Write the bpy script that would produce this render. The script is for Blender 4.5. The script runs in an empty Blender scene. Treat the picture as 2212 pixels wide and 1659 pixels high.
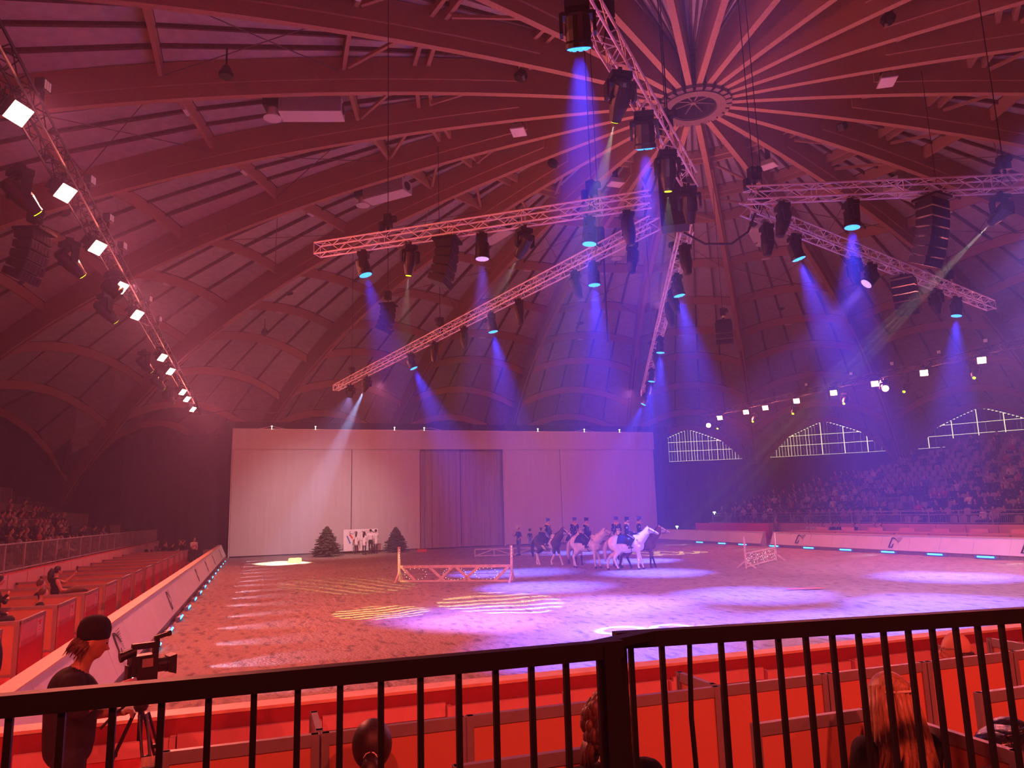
import bpy, bmesh, math, random
from mathutils import Vector, Matrix, Quaternion
import numpy as np
random.seed(7)
SC = bpy.context.scene
COL = SC.collection
D = bpy.data
R = math.radians

# ---------------------------------------------------------------- camera
EYE = 2.70
PITCH = math.atan((1106.5 - 829.5) / 1600.0)
ROLL = R(1.6)
HEAD = R(18.93)
fwd_h = Vector((math.sin(HEAD), math.cos(HEAD), 0))
right_h = Vector((math.cos(HEAD), -math.sin(HEAD), 0))
fwd = fwd_h * math.cos(PITCH) + Vector((0, 0, math.sin(PITCH)))
up0 = -fwd_h * math.sin(PITCH) + Vector((0, 0, math.cos(PITCH)))
rgt = right_h * math.cos(ROLL) - up0 * math.sin(ROLL)
upv = right_h * math.sin(ROLL) + up0 * math.cos(ROLL)
cd = D.cameras.new('camera'); cam = D.objects.new('camera', cd); COL.objects.link(cam)
cd.sensor_width = 36.0; cd.lens = 1600.0 / 2212.0 * 36.0; cd.clip_start = 0.05; cd.clip_end = 400
mw = Matrix.Identity(4)
for i in range(3):
    mw[i][0] = rgt[i]; mw[i][1] = upv[i]; mw[i][2] = -fwd[i]
mw[2][3] = EYE
cam.matrix_world = mw
SC.camera = cam

# ---------------------------------------------------------------- colour management, world, haze
SC.view_settings.view_transform = 'Standard'
SC.view_settings.look = 'None'
SC.view_settings.gamma = 1.0
SC.view_settings.use_curve_mapping = False
SC.view_settings.exposure = 0.22
W = D.worlds.new('world'); SC.world = W; W.use_nodes = True
nt = W.node_tree
for n_ in list(nt.nodes): nt.nodes.remove(n_)
wo = nt.nodes.new('ShaderNodeOutputWorld')
bg = nt.nodes.new('ShaderNodeBackground'); bg.inputs[0].default_value = (0.0, 0.0, 0.0, 1); bg.inputs[1].default_value = 0
vs = nt.nodes.new('ShaderNodeVolumeScatter')
vs.inputs['Color'].default_value = (.40, .45, 1.0, 1)      # fine haze scatters blue more than red
vs.inputs['Density'].default_value = 0.0070
vs.inputs['Anisotropy'].default_value = 0.0
nt.links.new(bg.outputs[0], wo.inputs['Surface'])
nt.links.new(vs.outputs[0], wo.inputs['Volume'])
cy = SC.cycles
cy.max_bounces = 5; cy.diffuse_bounces = 3; cy.glossy_bounces = 2; cy.transmission_bounces = 2; cy.volume_bounces = 0
cy.use_denoising = True
cy.use_adaptive_sampling = True; cy.adaptive_threshold = 0.2
cy.sample_clamp_indirect = 4.0
cy.caustics_reflective = False; cy.caustics_refractive = False

# ---------------------------------------------------------------- light helpers and the rig's layout
def aim(o, p, tgt):
    d = (Vector(tgt) - Vector(p)).normalized()
    o.location = p
    o.rotation_euler = d.to_track_quat('-Z', 'Y').to_euler()
def spot(name, p, tgt, col, power, ang, blend=0.35, size=0.05):
    l = D.lights.new(name, 'SPOT'); l.color = col; l.energy = power
    l.spot_size = R(ang); l.spot_blend = blend; l.shadow_soft_size = size
    o = D.objects.new(name, l); COL.objects.link(o); aim(o, p, tgt); return o
def area(name, p, tgt, col, power, sx, sy=None, spread=180):
    l = D.lights.new(name, 'AREA'); l.color = col; l.energy = power
    l.shape = 'RECTANGLE'; l.size = sx; l.size_y = sy or sx; l.spread = R(spread)
    o = D.objects.new(name, l); COL.objects.link(o); aim(o, p, tgt); return o
RED = (1.0, 0.17, 0.14)
PINK = (1.0, 0.16, 0.30)
BLUE = (0.07, 0.09, 1.0)
VIOLET = (0.42, 0.20, 1.0)

DC = Vector((17.23, 25.16, 0))           # plan centre of the dome
RIBA0 = 8.43
TZ = 10.5                                  # height of the star of trusses
# truss name: (outer end, inner end) in plan
TRUSS = {'A': ((1.43, 21.59), (9.28, 15.73)), 'B': ((4.28, 45.79), (10.18, 17.08)),
         'C': ((24.87, 44.71), (11.22, 17.15)), 'D': ((21.2, 11.16), (11.54, 14.89)),
         'E': ((28.17, 21.45), (12.01, 15.54)), 'T': ((2.6, 7.37), (9.68, 14.51))}
def on_truss(k, t, dz=0.0):
    """t metres from the outer end"""
    a, b = Vector(TRUSS[k][0]), Vector(TRUSS[k][1])
    v = (b - a).normalized(); p = a + v * t
    return Vector((p.x, p.y, TZ + dz))
def tlen(k): return (Vector(TRUSS[k][0]) - Vector(TRUSS[k][1])).length
# fixtures: truss, distance from outer end, kind (w wash, s profile), state, sideways lean of the beam
FIX = [
 ('A', 1.54, 'w', 'blue', .27), ('A', 3.01, 's', 'yellow', (3.4, 21.8)), ('A', 5.19, 'w', 'dim', -.02), ('A', 6.4, 's', 'yellow', (3.6, 30.6)),
 ('A', 8.18, 'w', 'blue', -.08), ('A', 9.19, 's', 'off', .1),
 ('B', 28.28, 's', 'off', -.1), ('B', 26.41, 'w', 'blue', .02), ('B', 25.43, 's', 'off', .3), ('B', 21.93, 's', 'off', .1),
 ('B', 19.87, 'w', 'blue', .16), ('B', 17.53, 's', 'off', .1), ('B', 14.56, 's', 'off', 0), ('B', 11.96, 'w', 'blue', .42),
 ('B', 5.64, 's', 'white', (1.6, 48.6)), ('B', 2.86, 'w', 'palewhite', (4.2, 60.5)),
 ('C', 30.0, 's', 'off', .1), ('C', 27.2, 'w', 'blue', .15), ('C', 25.6, 's', 'off', .3), ('C', 23.93, 's', 'off', .1), ('C', 18.2, 'w', 'blue', -.08),
 ('C', 15.2, 's', 'off', .2), ('C', 10.6, 'w', 'blue', -.15), ('C', 6.4, 's', 'off', -.2), ('C', 1.4, 'w', 'blue', -.5),
 ('D', 9.46, 's', 'off', -.3), ('D', 7.75, 'w', 'blue', -.08), ('D', 4.05, 's', 'faint', (23.6, 40.4)),
 ('E', 16.27, 's', 'off', -.1), ('E', 14.87, 'w', 'blue', .28), ('E', 11.48, 's', 'off', 0), ('E', 10.39, 'w', 'dim', -.95),
 ('E', 5.47, 's', 'off', 0), ('E', 3.67, 'w', 'blue', -.15),
 ('T', 2.45, 'w', 'blue', .06), ('T', 4.5, 's', 'yellow', (7.0, 21.9)), ('T', 6.0, 'w', 'blue', .07), ('T', 7.75, 's', 'yellow', (8.9, 15.3)), ('T', 9.8, 's', 'off', .1),
]
def beam_target(k, t, lean):
    if isinstance(lean, tuple): return Vector((lean[0], lean[1], 0))
    p = on_truss(k, t); return Vector((p.x, p.y, 0)) + right_h * (lean * 10.3) + fwd_h * (0.0 if k != 'T' else 5.0)
FLZ = 9.35
FLOODL = [12.98, 16.1, 19.3, 22.6, 25.6, 32.3, 35.3, 41.0, 43.4, 47.4]
FLOODR = [22.6, 25.8, 29.1, 32.4, 35.6, 38.9, 42.05, 44.2, 47.4]
YELL = [11.9, 15.1, 18.9, 23.2, 30.9, 34.9, 39.1]
YELR = [26.0, 30.2, 34.6, 39.1, 43.3, 47.6]
LEDL = [10.9, 13.2, 15.6, 18.1, 20.6, 23.2, 25.7, 28.2, 30.7, 33.2, 35.8, 38.3, 40.9, 43.5, 46.6, 49.5, 52.4]
LEDR = [49.16, 46.3, 43.9, 40.6, 37.4, 34.4, 31.4, 28.5, 25.8, 23.2]

# stage lighting: red LED floods on the two side trusses, blue washes on the star trusses
for a in FLOODL:
    area('flood_lamp', (-3.66, a - .16, FLZ - .02), (5, a - 5, 0.5), RED, 360, 0.34, 0.34, 170)
for a in FLOODR:
    area('flood_lamp', (32.62, a - .2, FLZ - .02), (23, a - 9, 0.5), (1.0, 0.17, 0.20), 310, 0.34, 0.34, 170)

# violet washes on the arms of the rig above and behind the camera, aimed at the near sand
LILAC = (.62, .34, 1.0)
for p_, t_, c_, w_, an in (((14.5, 8.5, 10.3), (13, 15, 0), LILAC, 6000, 75), ((20, 13, 10.3), (21, 20, 0), LILAC, 7500, 75), ((4, 4.5, 10.3), (13, 23, 0), (.85, .30, .75), 6500, 52), ((26, 17, 10.3), (27, 24, 0), (.66, .30, 1.0), 7500, 70)):
    spot('rig_wash', p_, t_, c_, w_, an, .9, .2)
# added pink fill without a fixture near the dome axis, brightens the rib soffits
for p_, w_ in (((15.59, 25.98, 10.85), 400),):
    area('soffit_fill', p_, (p_[0] * .7 + DC.x * .3, p_[1] * .7 + DC.y * .3, 20), (1.0, .25, .33), w_, .5, .5, 175)
# red floods on the rear truss above the camera, towards the near boxes
for p_, t_, w_ in (((-1.5, -3.0, 7.5), (-.5, 5, 1), 130), ((3.5, -3.5, 7.5), (4.5, 5, 1), 170), ((8.0, -3.0, 7.5), (9, 5, 1), 190), ((-6.5, 1.0, 7.5), (-5.0, 20, 1), 420)):
    area('rear_flood', p_, t_, (1.0, .08, .055), w_, .3, .3, 110)

def gobo(o, kind):
    """cut a pattern plate into a profile lamp: the pattern is projected from the lamp's own axis"""
    l = o.data; l.use_nodes = True; t = l.node_tree; em = t.nodes['Emission']
    tc = t.nodes.new('ShaderNodeTexCoord'); sp = t.nodes.new('ShaderNodeSeparateXYZ'); t.links.new(tc.outputs['Normal'], sp.inputs[0])
    def m(op, a, b=None):
        n = t.nodes.new('ShaderNodeMath'); n.operation = op
        for i, v in enumerate((a, b)):
            if v is None: continue
            if isinstance(v, (int, float)): n.inputs[i].default_value = v
            else: t.links.new(v, n.inputs[i])
        return n.outputs[0]
    z = m('ABSOLUTE', sp.outputs[2]); k = math.tan(l.spot_size / 2)
    u = m('DIVIDE', m('DIVIDE', sp.outputs[0], z), k); v = m('DIVIDE', m('DIVIDE', sp.outputs[1], z), k)
    if kind == 'stripes':
        w = m('ADD', m('MULTIPLY', v, 21.0), m('MULTIPLY', m('SINE', m('MULTIPLY', u, 7.0)), .6)); f = m('GREATER_THAN', m('SINE', w), .25)
    elif kind == 'fan':
        f = m('GREATER_THAN', m('SINE', m('ADD', m('MULTIPLY', u, 24.0), m('MULTIPLY', v, 5.0))), .3)
    else:
        f = 0.0
        for c, r in ((-.62, .27), (0.0, .24), (.52, .17), (.85, .09)):
            d = m('POWER', m('ADD', m('POWER', m('SUBTRACT', u, c), 2.0), m('POWER', v, 2.0)), .5)
            f = m('ADD', f, m('LESS_THAN', m('ABSOLUTE', m('SUBTRACT', d, r)), .05))
    t.links.new(m('MULTIPLY', f, 1.0), em.inputs['Strength'])

# added red and rose fills without fixtures, towards the left sand and the backdrop
spot('red_fill', (-3.7, 20.9, 9.0), (5.0, 22, 0), (1.0, .20, .12), 6500, 90, 1.0, .15)
spot('rose_fill', (6.5, 42, 10.2), (5, 58.6, 4.5), (1.0, .21, .20), 4200, 90, 1.0, .15)
spot('rose_fill', (22.5, 42, 10.2), (25, 58.6, 4.5), (.95, .19, .38), 4200, 90, 1.0, .15)
# ---------------------------------------------------------------- mesh helpers
class MB:
    def __init__(s): s.v = []; s.f = []; s.m = []
    def add(s, vs, fs, m=0):
        o = len(s.v); s.v += [tuple(x) for x in vs]
        s.f += [tuple(i + o for i in q) for q in fs]; s.m += [m] * len(fs); return s
    BF = [(0, 3, 2, 1), (4, 5, 6, 7), (0, 1, 5, 4), (1, 2, 6, 5), (2, 3, 7, 6), (3, 0, 4, 7)]
    def hexa(s, p, m=0): return s.add(p, MB.BF, m)
    def box(s, c, sz, rot=None, m=0):
        x, y, z = sz[0] / 2, sz[1] / 2, sz[2] / 2
        p = [Vector(q) for q in ((-x, -y, -z), (x, -y, -z), (x, y, -z), (-x, y, -z), (-x, -y, z), (x, -y, z), (x, y, z), (-x, y, z))]
        if rot is not None: p = [rot @ q for q in p]
        return s.hexa([q + Vector(c) for q in p], m)
    def bb(s, a, b, m=0):
        return s.box([(a[i] + b[i]) / 2 for i in range(3)], [abs(b[i] - a[i]) for i in range(3)], None, m)
    def beam(s, p0, p1, w, h, m=0, up=(0, 0, 1)):
        p0, p1 = Vector(p0), Vector(p1); d = (p1 - p0).normalized()
        sd = d.cross(Vector(up))
        if sd.length < 1e-4: sd = Vector((1, 0, 0))
        sd.normalize(); u = sd.cross(d).normalized(); sd = sd * w / 2; u = u * h / 2
        return s.hexa([p0 - sd - u, p0 + sd - u, p1 + sd - u, p1 - sd - u, p0 - sd + u, p0 + sd + u, p1 + sd + u, p1 - sd + u], m)
    def cyl(s, p0, p1, r0, r1=None, n=8, m=0, cap=True):
        r1 = r0 if r1 is None else r1
        p0, p1 = Vector(p0), Vector(p1); d = (p1 - p0).normalized()
        a = d.orthogonal().normalized(); b = d.cross(a)
        vs = []
        for p, r in ((p0, r0), (p1, r1)):
            for i in range(n):
                t = 2 * math.pi * i / n; vs.append(p + a * (r * math.cos(t)) + b * (r * math.sin(t)))
        fs = [(i, (i + 1) % n, n + (i + 1) % n, n + i) for i in range(n)]
        if cap: fs += [tuple(range(n - 1, -1, -1)), tuple(range(n, 2 * n))]
        return s.add(vs, fs, m)
    def tube(s, pts, r, n=6, m=0):
        pts = [Vector(p) for p in pts]; k = len(pts); rr = r if isinstance(r, (list, tuple)) else [r] * k
        vs = []; a = None
        for i, p in enumerate(pts):
            d = (pts[min(i + 1, k - 1)] - pts[max(i - 1, 0)]).normalized()
            if a is None: a = d.orthogonal().normalized()
            a = (a - d * a.dot(d)).normalized(); b = d.cross(a)
            for j in range(n):
                t = 2 * math.pi * j / n; vs.append(p + a * (rr[i] * math.cos(t)) + b * (rr[i] * math.sin(t)))
        fs = [(i * n + j, i * n + (j + 1) % n, (i + 1) * n + (j + 1) % n, (i + 1) * n + j) for i in range(k - 1) for j in range(n)]
        fs += [tuple(range(n - 1, -1, -1)), tuple(range((k - 1) * n, k * n))]
        return s.add(vs, fs, m)
    def lathe(s, prof, n=16, mtx=None, m=0):
        vs = []; k = len(prof)
        for r, z in prof:
            for i in range(n):
                t = 2 * math.pi * i / n; q = Vector((r * math.cos(t), r * math.sin(t), z)); vs.append(mtx @ q if mtx is not None else q)
        fs = [(i * n + j, i * n + (j + 1) % n, (i + 1) * n + (j + 1) % n, (i + 1) * n + j) for i in range(k - 1) for j in range(n)]
        fs += [tuple(range(n - 1, -1, -1)), tuple(range((k - 1) * n, k * n))]
        return s.add(vs, fs, m)
    def prism(s, poly, o, ux, uy, depth, m=0):
        o, ux, uy = Vector(o), Vector(ux), Vector(uy); nz = ux.cross(uy).normalized() * depth; k = len(poly)
        a = [o + ux * x + uy * y for x, y in poly]
        vs = a + [q + nz for q in a]
        fs = [tuple(range(k - 1, -1, -1)), tuple(range(k, 2 * k))] + [(i, (i + 1) % k, k + (i + 1) % k, k + i) for i in range(k)]
        return s.add(vs, fs, m)
    def ell(s, c, r, n=12, k=8, rot=None, m=0):
        c = Vector(c); vs = []; r = (r, r, r) if not isinstance(r, (list, tuple)) else r
        for i in range(k + 1):
            ph = math.pi * (0.02 + .96 * i / k)
            for j in range(n):
                t = 2 * math.pi * j / n
                q = Vector((r[0] * math.sin(ph) * math.cos(t), r[1] * math.sin(ph) * math.sin(t), -r[2] * math.cos(ph)))
                vs.append(c + (rot @ q if rot is not None else q))
        fs = [(i * n + j, i * n + (j + 1) % n, (i + 1) * n + (j + 1) % n, (i + 1) * n + j) for i in range(k) for j in range(n)]
        fs += [tuple(range(n - 1, -1, -1)), tuple(range(k * n, (k + 1) * n))]
        return s.add(vs, fs, m)
    def mesh(s, name, mats, smooth=False):
        me = D.meshes.new(name); me.from_pydata(s.v, [], s.f)
        for m_ in (mats if isinstance(mats, (list, tuple)) else [mats]): me.materials.append(m_)
        if any(s.m): me.polygons.foreach_set('material_index', s.m)
        if smooth: me.polygons.foreach_set('use_smooth', [True] * len(s.f))
        me.update(); return me
    def build(s, name, mats, parent=None, smooth=False, world=False):
        o = D.objects.new(name, s.mesh(name, mats, smooth)); COL.objects.link(o)
        if parent is not None:
            o.parent = parent
            if world: o.matrix_parent_inverse = parent.matrix_basis.inverted()
        return o
def ob(name, me, parent=None, world=False):
    o = D.objects.new(name, me); COL.objects.link(o)
    if parent is not None:
        o.parent = parent
        if world: o.matrix_parent_inverse = parent.matrix_basis.inverted()
    return o
def tag(o, label, cat, group=None, kind=None):
    o['label'] = label; o['category'] = cat
    if group: o['group'] = group
    if kind: o['kind'] = kind
    return o
def empty(name, loc=(0, 0, 0), rz=0, label=None, cat=None, group=None):
    o = D.objects.new(name, None); COL.objects.link(o); o.location = loc; o.rotation_euler = (0, 0, rz)
    o.empty_display_size = .1
    if label: tag(o, label, cat, group)
    return o
def struct(o, label=None, cat=None):
    o['kind'] = 'structure'
    if label: o['label'] = label
    if cat: o['category'] = cat
    return o
def dup(root, loc=None, rz=None, label=None, group=None):
    r = root.copy(); COL.objects.link(r)
    if loc is not None: r.location = loc
    if rz is not None: r.rotation_euler = (0, 0, rz)
    if label: r['label'] = label
    if group: r['group'] = group
    for ch in list(root.children):
        if ch.type == 'LIGHT': continue
        c = ch.copy(); COL.objects.link(c); c.parent = r
        for g in list(ch.children):
            d = g.copy(); COL.objects.link(d); d.parent = c
    return r

# ---------------------------------------------------------------- materials
def mat(name, col, rough=0.6, metal=0.0, var=0.0, vscale=8.0, bump=0.0, bscale=40.0, emit=None, estr=1.0, stretch=None, spec=None):
    m = D.materials.new(name); m.use_nodes = True
    t = m.node_tree; b = t.nodes['Principled BSDF']
    b.inputs['Base Color'].default_value = (*col, 1); b.inputs['Roughness'].default_value = rough; b.inputs['Metallic'].default_value = metal
    if spec is not None: b.inputs['Specular IOR Level'].default_value = spec
    if emit is not None:
        b.inputs['Emission Color'].default_value = (*emit, 1); b.inputs['Emission Strength'].default_value = estr
        m.cycles.emission_sampling = 'NONE'
    if var or bump:
        tc = t.nodes.new('ShaderNodeTexCoord'); mp = t.nodes.new('ShaderNodeMapping'); t.links.new(tc.outputs['Object'], mp.inputs[0])
        if stretch: mp.inputs['Scale'].default_value = stretch
    if var:
        nz = t.nodes.new('ShaderNodeTexNoise'); nz.inputs['Scale'].default_value = vscale; nz.inputs['Detail'].default_value = 6; t.links.new(mp.outputs[0], nz.inputs['Vector'])
        cr = t.nodes.new('ShaderNodeValToRGB'); cr.color_ramp.elements[0].position = .3; cr.color_ramp.elements[1].position = .7
        cr.color_ramp.elements[0].color = (*[max(0, c * (1 - var)) for c in col], 1); cr.color_ramp.elements[1].color = (*[min(1, c * (1 + var)) for c in col], 1)
        t.links.new(nz.outputs[0], cr.inputs[0]); t.links.new(cr.outputs[0], b.inputs['Base Color'])
    if bump:
        n2 = t.nodes.new('ShaderNodeTexNoise'); n2.inputs['Scale'].default_value = bscale; n2.inputs['Detail'].default_value = 4; t.links.new(mp.outputs[0], n2.inputs['Vector'])
        bp = t.nodes.new('ShaderNodeBump'); bp.inputs['Strength'].default_value = bump; bp.inputs['Distance'].default_value = .05
        t.links.new(n2.outputs[0], bp.inputs['Height']); t.links.new(bp.outputs[0], b.inputs['Normal'])
    return m
M = {}
M['glulam'] = mat('glulam', (.48, .27, .165), .65, var=.16, vscale=14, bump=.12, bscale=30, stretch=(1, 1, 5))
M['glulam_dark'] = mat('glulam_dark', (.34, .18, .11), .7, var=.25, vscale=3)
M['panel'] = mat('roof_panel', (.52, .47, .46), .9, var=.13, vscale=3.0, bump=.3, bscale=30)
M['panel2'] = mat('roof_panel_pale', (.60, .54, .53), .9, var=.12, vscale=3.0, bump=.3, bscale=30)
M['joist'] = mat('joist', (.13, .07, .05), .8, var=.3)
M['shell'] = mat('roof_shell', (.05, .035, .03), .9, var=.2)
M['steel'] = mat('painted_steel', (.22, .17, .18), .5, .6, var=.15)
M['alu'] = mat('truss_aluminium', (.93, .90, .92), .45, .0, var=.08)
M['black'] = mat('black_plastic', (.012, .012, .014), .45, var=.2)
M['black_metal'] = mat('black_metal', (.006, .0055, .006), .55, 0, var=.2, spec=.25)
M['drape'] = mat('black_drape', (.022, .018, .022), .95, var=.3, vscale=3)
M['wall'] = mat('dark_wall', (.055, .045, .05), .9, var=.3, vscale=.8)
M['white'] = mat('white_paint', (.80, .78, .78), .5, var=.05)
M['barrier'] = mat('barrier_panel', (.78, .77, .77), .45, var=.05, vscale=2)
M['cap'] = mat('barrier_cap', (.80, .62, .45), .5, var=.1)
M['ink'] = mat('logo_ink', (.03, .025, .04), .5, var=.1)
M['greyink'] = mat('logo_grey', (.22, .22, .25), .5, var=.1)
M['backdrop'] = mat('backdrop_cloth', (.54, .50, .50), .9, var=.05, vscale=.7, bump=.1, bscale=3, stretch=(6, 6, .3))
M['curtain'] = mat('grey_curtain', (.34, .30, .33), .95, var=.12, vscale=1.5, stretch=(6, 6, .2))
M['redcarpet'] = mat('red_carpet', (.62, .035, .04), .95, var=.15, vscale=6, bump=.2, bscale=80)
M['concrete'] = mat('concrete', (.20, .18, .18), .9, var=.2, vscale=1.2)
M['boothboard'] = mat('booth_board', (.60, .34, .22), .6, var=.06, vscale=1.5)
M['boothred'] = mat('booth_red_board', (.66, .10, .12), .55, var=.08)
M['boothpink'] = mat('booth_front_board', (.74, .42, .44), .55, var=.06)
M['frame'] = mat('grey_frame', (.34, .31, .34), .45, .4, var=.08)
M['paper'] = mat('paper', (.82, .72, .74), .7, var=.05)
M['railgrey'] = mat('galvanised_rail', (.42, .40, .43), .45, .6, var=.12)
M['skin'] = mat('skin', (.62, .36, .26), .5, var=.06, vscale=5)
M['skin2'] = mat('skin_tan', (.45, .25, .17), .5, var=.06, vscale=5)
M['hair'] = mat('dark_hair', (.030, .016, .012), .5, var=.4, vscale=20, stretch=(6, 6, .6))
M['brownhair'] = mat('brown_hair', (.11, .05, .03), .5, var=.4, vscale=20, stretch=(6, 6, .6))
M['blondhair'] = mat('blonde_hair', (.36, .20, .10), .45, var=.45, vscale=14, stretch=(8, 8, .4))
M['bare_glass'] = mat('lens_glass', (.02, .02, .03), .08, var=.02)

# sand with raked streaks and dark specks
def sand_mat():
    m = D.materials.new('arena_sand'); m.use_nodes = True; t = m.node_tree; b = t.nodes['Principled BSDF']
    b.inputs['Roughness'].default_value = .95; b.inputs['Specular IOR Level'].default_value = .1
    tc = t.nodes.new('ShaderNodeTexCoord')
    def noise(sc, det, stretch):
        mp = t.nodes.new('ShaderNodeMapping'); mp.inputs['Scale'].default_value = stretch; mp.inputs['Rotation'].default_value = (0, 0, .5)
        t.links.new(tc.outputs['Object'], mp.inputs[0])
        n = t.nodes.new('ShaderNodeTexNoise'); n.inputs['Scale'].default_value = sc; n.inputs['Detail'].default_value = det; t.links.new(mp.outputs[0], n.inputs['Vector']); return n
    n1 = noise(.35, 5, (1, 1, 1)); n2 = noise(6.0, 6, (1, .35, 1)); n3 = noise(26, 2, (.6, 1, 1))
    r1 = t.nodes.new('ShaderNodeValToRGB'); r1.color_ramp.elements[0].color = (.37, .285, .225, 1); r1.color_ramp.elements[1].color = (.50, .40, .325, 1)
    t.links.new(n1.outputs[0], r1.inputs[0])
    r2 = t.nodes.new('ShaderNodeValToRGB'); r2.color_ramp.elements[0].position = .30; r2.color_ramp.elements[0].color = (.35, .35, .35, 1); r2.color_ramp.elements[1].position = .48; r2.color_ramp.elements[1].color = (1, 1, 1, 1)
    t.links.new(n2.outputs[0], r2.inputs[0])
    mx = t.nodes.new('ShaderNodeMix'); mx.data_type = 'RGBA'; mx.blend_type = 'MULTIPLY'; mx.inputs[0].default_value = .8
    t.links.new(r1.outputs[0], mx.inputs[6]); t.links.new(r2.outputs[0], mx.inputs[7])
    r3 = t.nodes.new('ShaderNodeValToRGB'); r3.color_ramp.elements[0].position = .30; r3.color_ramp.elements[0].color = (.45, .4, .4, 1); r3.color_ramp.elements[1].position = .42; r3.color_ramp.elements[1].color = (1, 1, 1, 1)
    t.links.new(n3.outputs[0], r3.inputs[0])
    m2 = t.nodes.new('ShaderNodeMix'); m2.data_type = 'RGBA'; m2.blend_type = 'MULTIPLY'; m2.inputs[0].default_value = .7
    t.links.new(mx.outputs[2], m2.inputs[6]); t.links.new(r3.outputs[0], m2.inputs[7])
    t.links.new(m2.outputs[2], b.inputs['Base Color'])
    bp = t.nodes.new('ShaderNodeBump'); bp.inputs['Strength'].default_value = .8; bp.inputs['Distance'].default_value = .12
    ad = t.nodes.new('ShaderNodeMath'); ad.operation = 'ADD'; t.links.new(n2.outputs[0], ad.inputs[0]); t.links.new(n3.outputs[0], ad.inputs[1])
    t.links.new(ad.outputs[0], bp.inputs['Height']); t.links.new(bp.outputs[0], b.inputs['Normal'])
    return m
M['sand'] = sand_mat()

# ---------------------------------------------------------------- floor, walls
AL, AR, A0, A1 = -2.1, 31.5, 8.35, 60.0       # arena edges: left, right, near, far
b = MB(); nx, ny = 70, 110
def sandz(x, y): return .025 * math.sin(x * 1.3 + .6 * math.sin(y * .7)) * math.sin(y * .9 + .4 * x) + .012 * math.sin(3.1 * x + 2.3 * y)
vsx = [(AL - .3 + (AR - AL + 2.6) * i / nx, A0 - .3 + (A1 - A0 + .8) * j / ny) for j in range(ny + 1) for i in range(nx + 1)]
b.add([(x, y, .015 + sandz(x, y)) for x, y in vsx], [(j * (nx + 1) + i, j * (nx + 1) + i + 1, (j + 1) * (nx + 1) + i + 1, (j + 1) * (nx + 1) + i) for j in range(ny) for i in range(nx)])
struct(b.build('floor', M['sand'], smooth=True), 'trodden sand floor of the riding arena', 'floor')
b = MB(); b.bb((-40, -30, -.4), (75, 82, -.06)); struct(b.build('floor_hall', M['concrete']), 'dark concrete floor of the hall around the arena', 'floor')
b = MB(); b.bb((-6.9, 7.2, -.07), (AL - .35, 56, -.01)); b.bb((-6.9, 2.0, -.07), (37, 8.0, -.011)); struct(b.build('floor_carpet', M['redcarpet']), 'red carpet laid under the box seats beside the arena', 'floor')
b = MB(); b.bb((-3.2, -2.2, .0), (7.0, 2.52, 1.15)); struct(b.build('floor_platform', M['concrete']), 'grey spectator platform behind the black railing', 'floor')

b = MB(); b.bb((-.75, 2.53, 0), (9.5, 4.75, .60)); struct(b.build('floor_box_platform', M['redcarpet']), 'red carpeted step carrying the near box seats', 'floor')

# ---------------------------------------------------------------- the timber dome
def zs(r): return 19.76 - .00295 * r * r - 8.34e-7 * r ** 4
def rise(r): return 2.05e-5 * r ** 3 + .045 * max(0, r - 46) ** 2
def dz_deck(r, t): return zs(r) + 1.5 + rise(r) * (1 - (2 * t) ** 2)      # t -0.5..0.5 across a bay
def dpt(az, r, z): return Vector((DC.x + r * math.sin(az), DC.y + r * math.cos(az), z))
ROUT = 54.0
b = MB(); NA = 24 * 6; rows = [1.2, 7.2, 14.7, 21.4, 27.6, 32.9, 37.5, 42.7, 47.5, 55.5]
for r in rows:
    for i in range(NA):
        t = (i % 6) / 6.0 - .5; az = R(RIBA0) + 2 * math.pi * i / NA
        b.v.append(tuple(dpt(az, r, dz_deck(r, t) + .12)))
for k in range(len(rows) - 1):
    for i in range(NA):
        b.f.append((k * NA + i, k * NA + (i + 1) % NA, (k + 1) * NA + (i + 1) % NA, (k + 1) * NA + i)); b.m.append(0)
ceil = struct(b.build('ceiling', M['shell']), 'timber dome roof with radial glulam ribs', 'ceiling')
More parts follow.
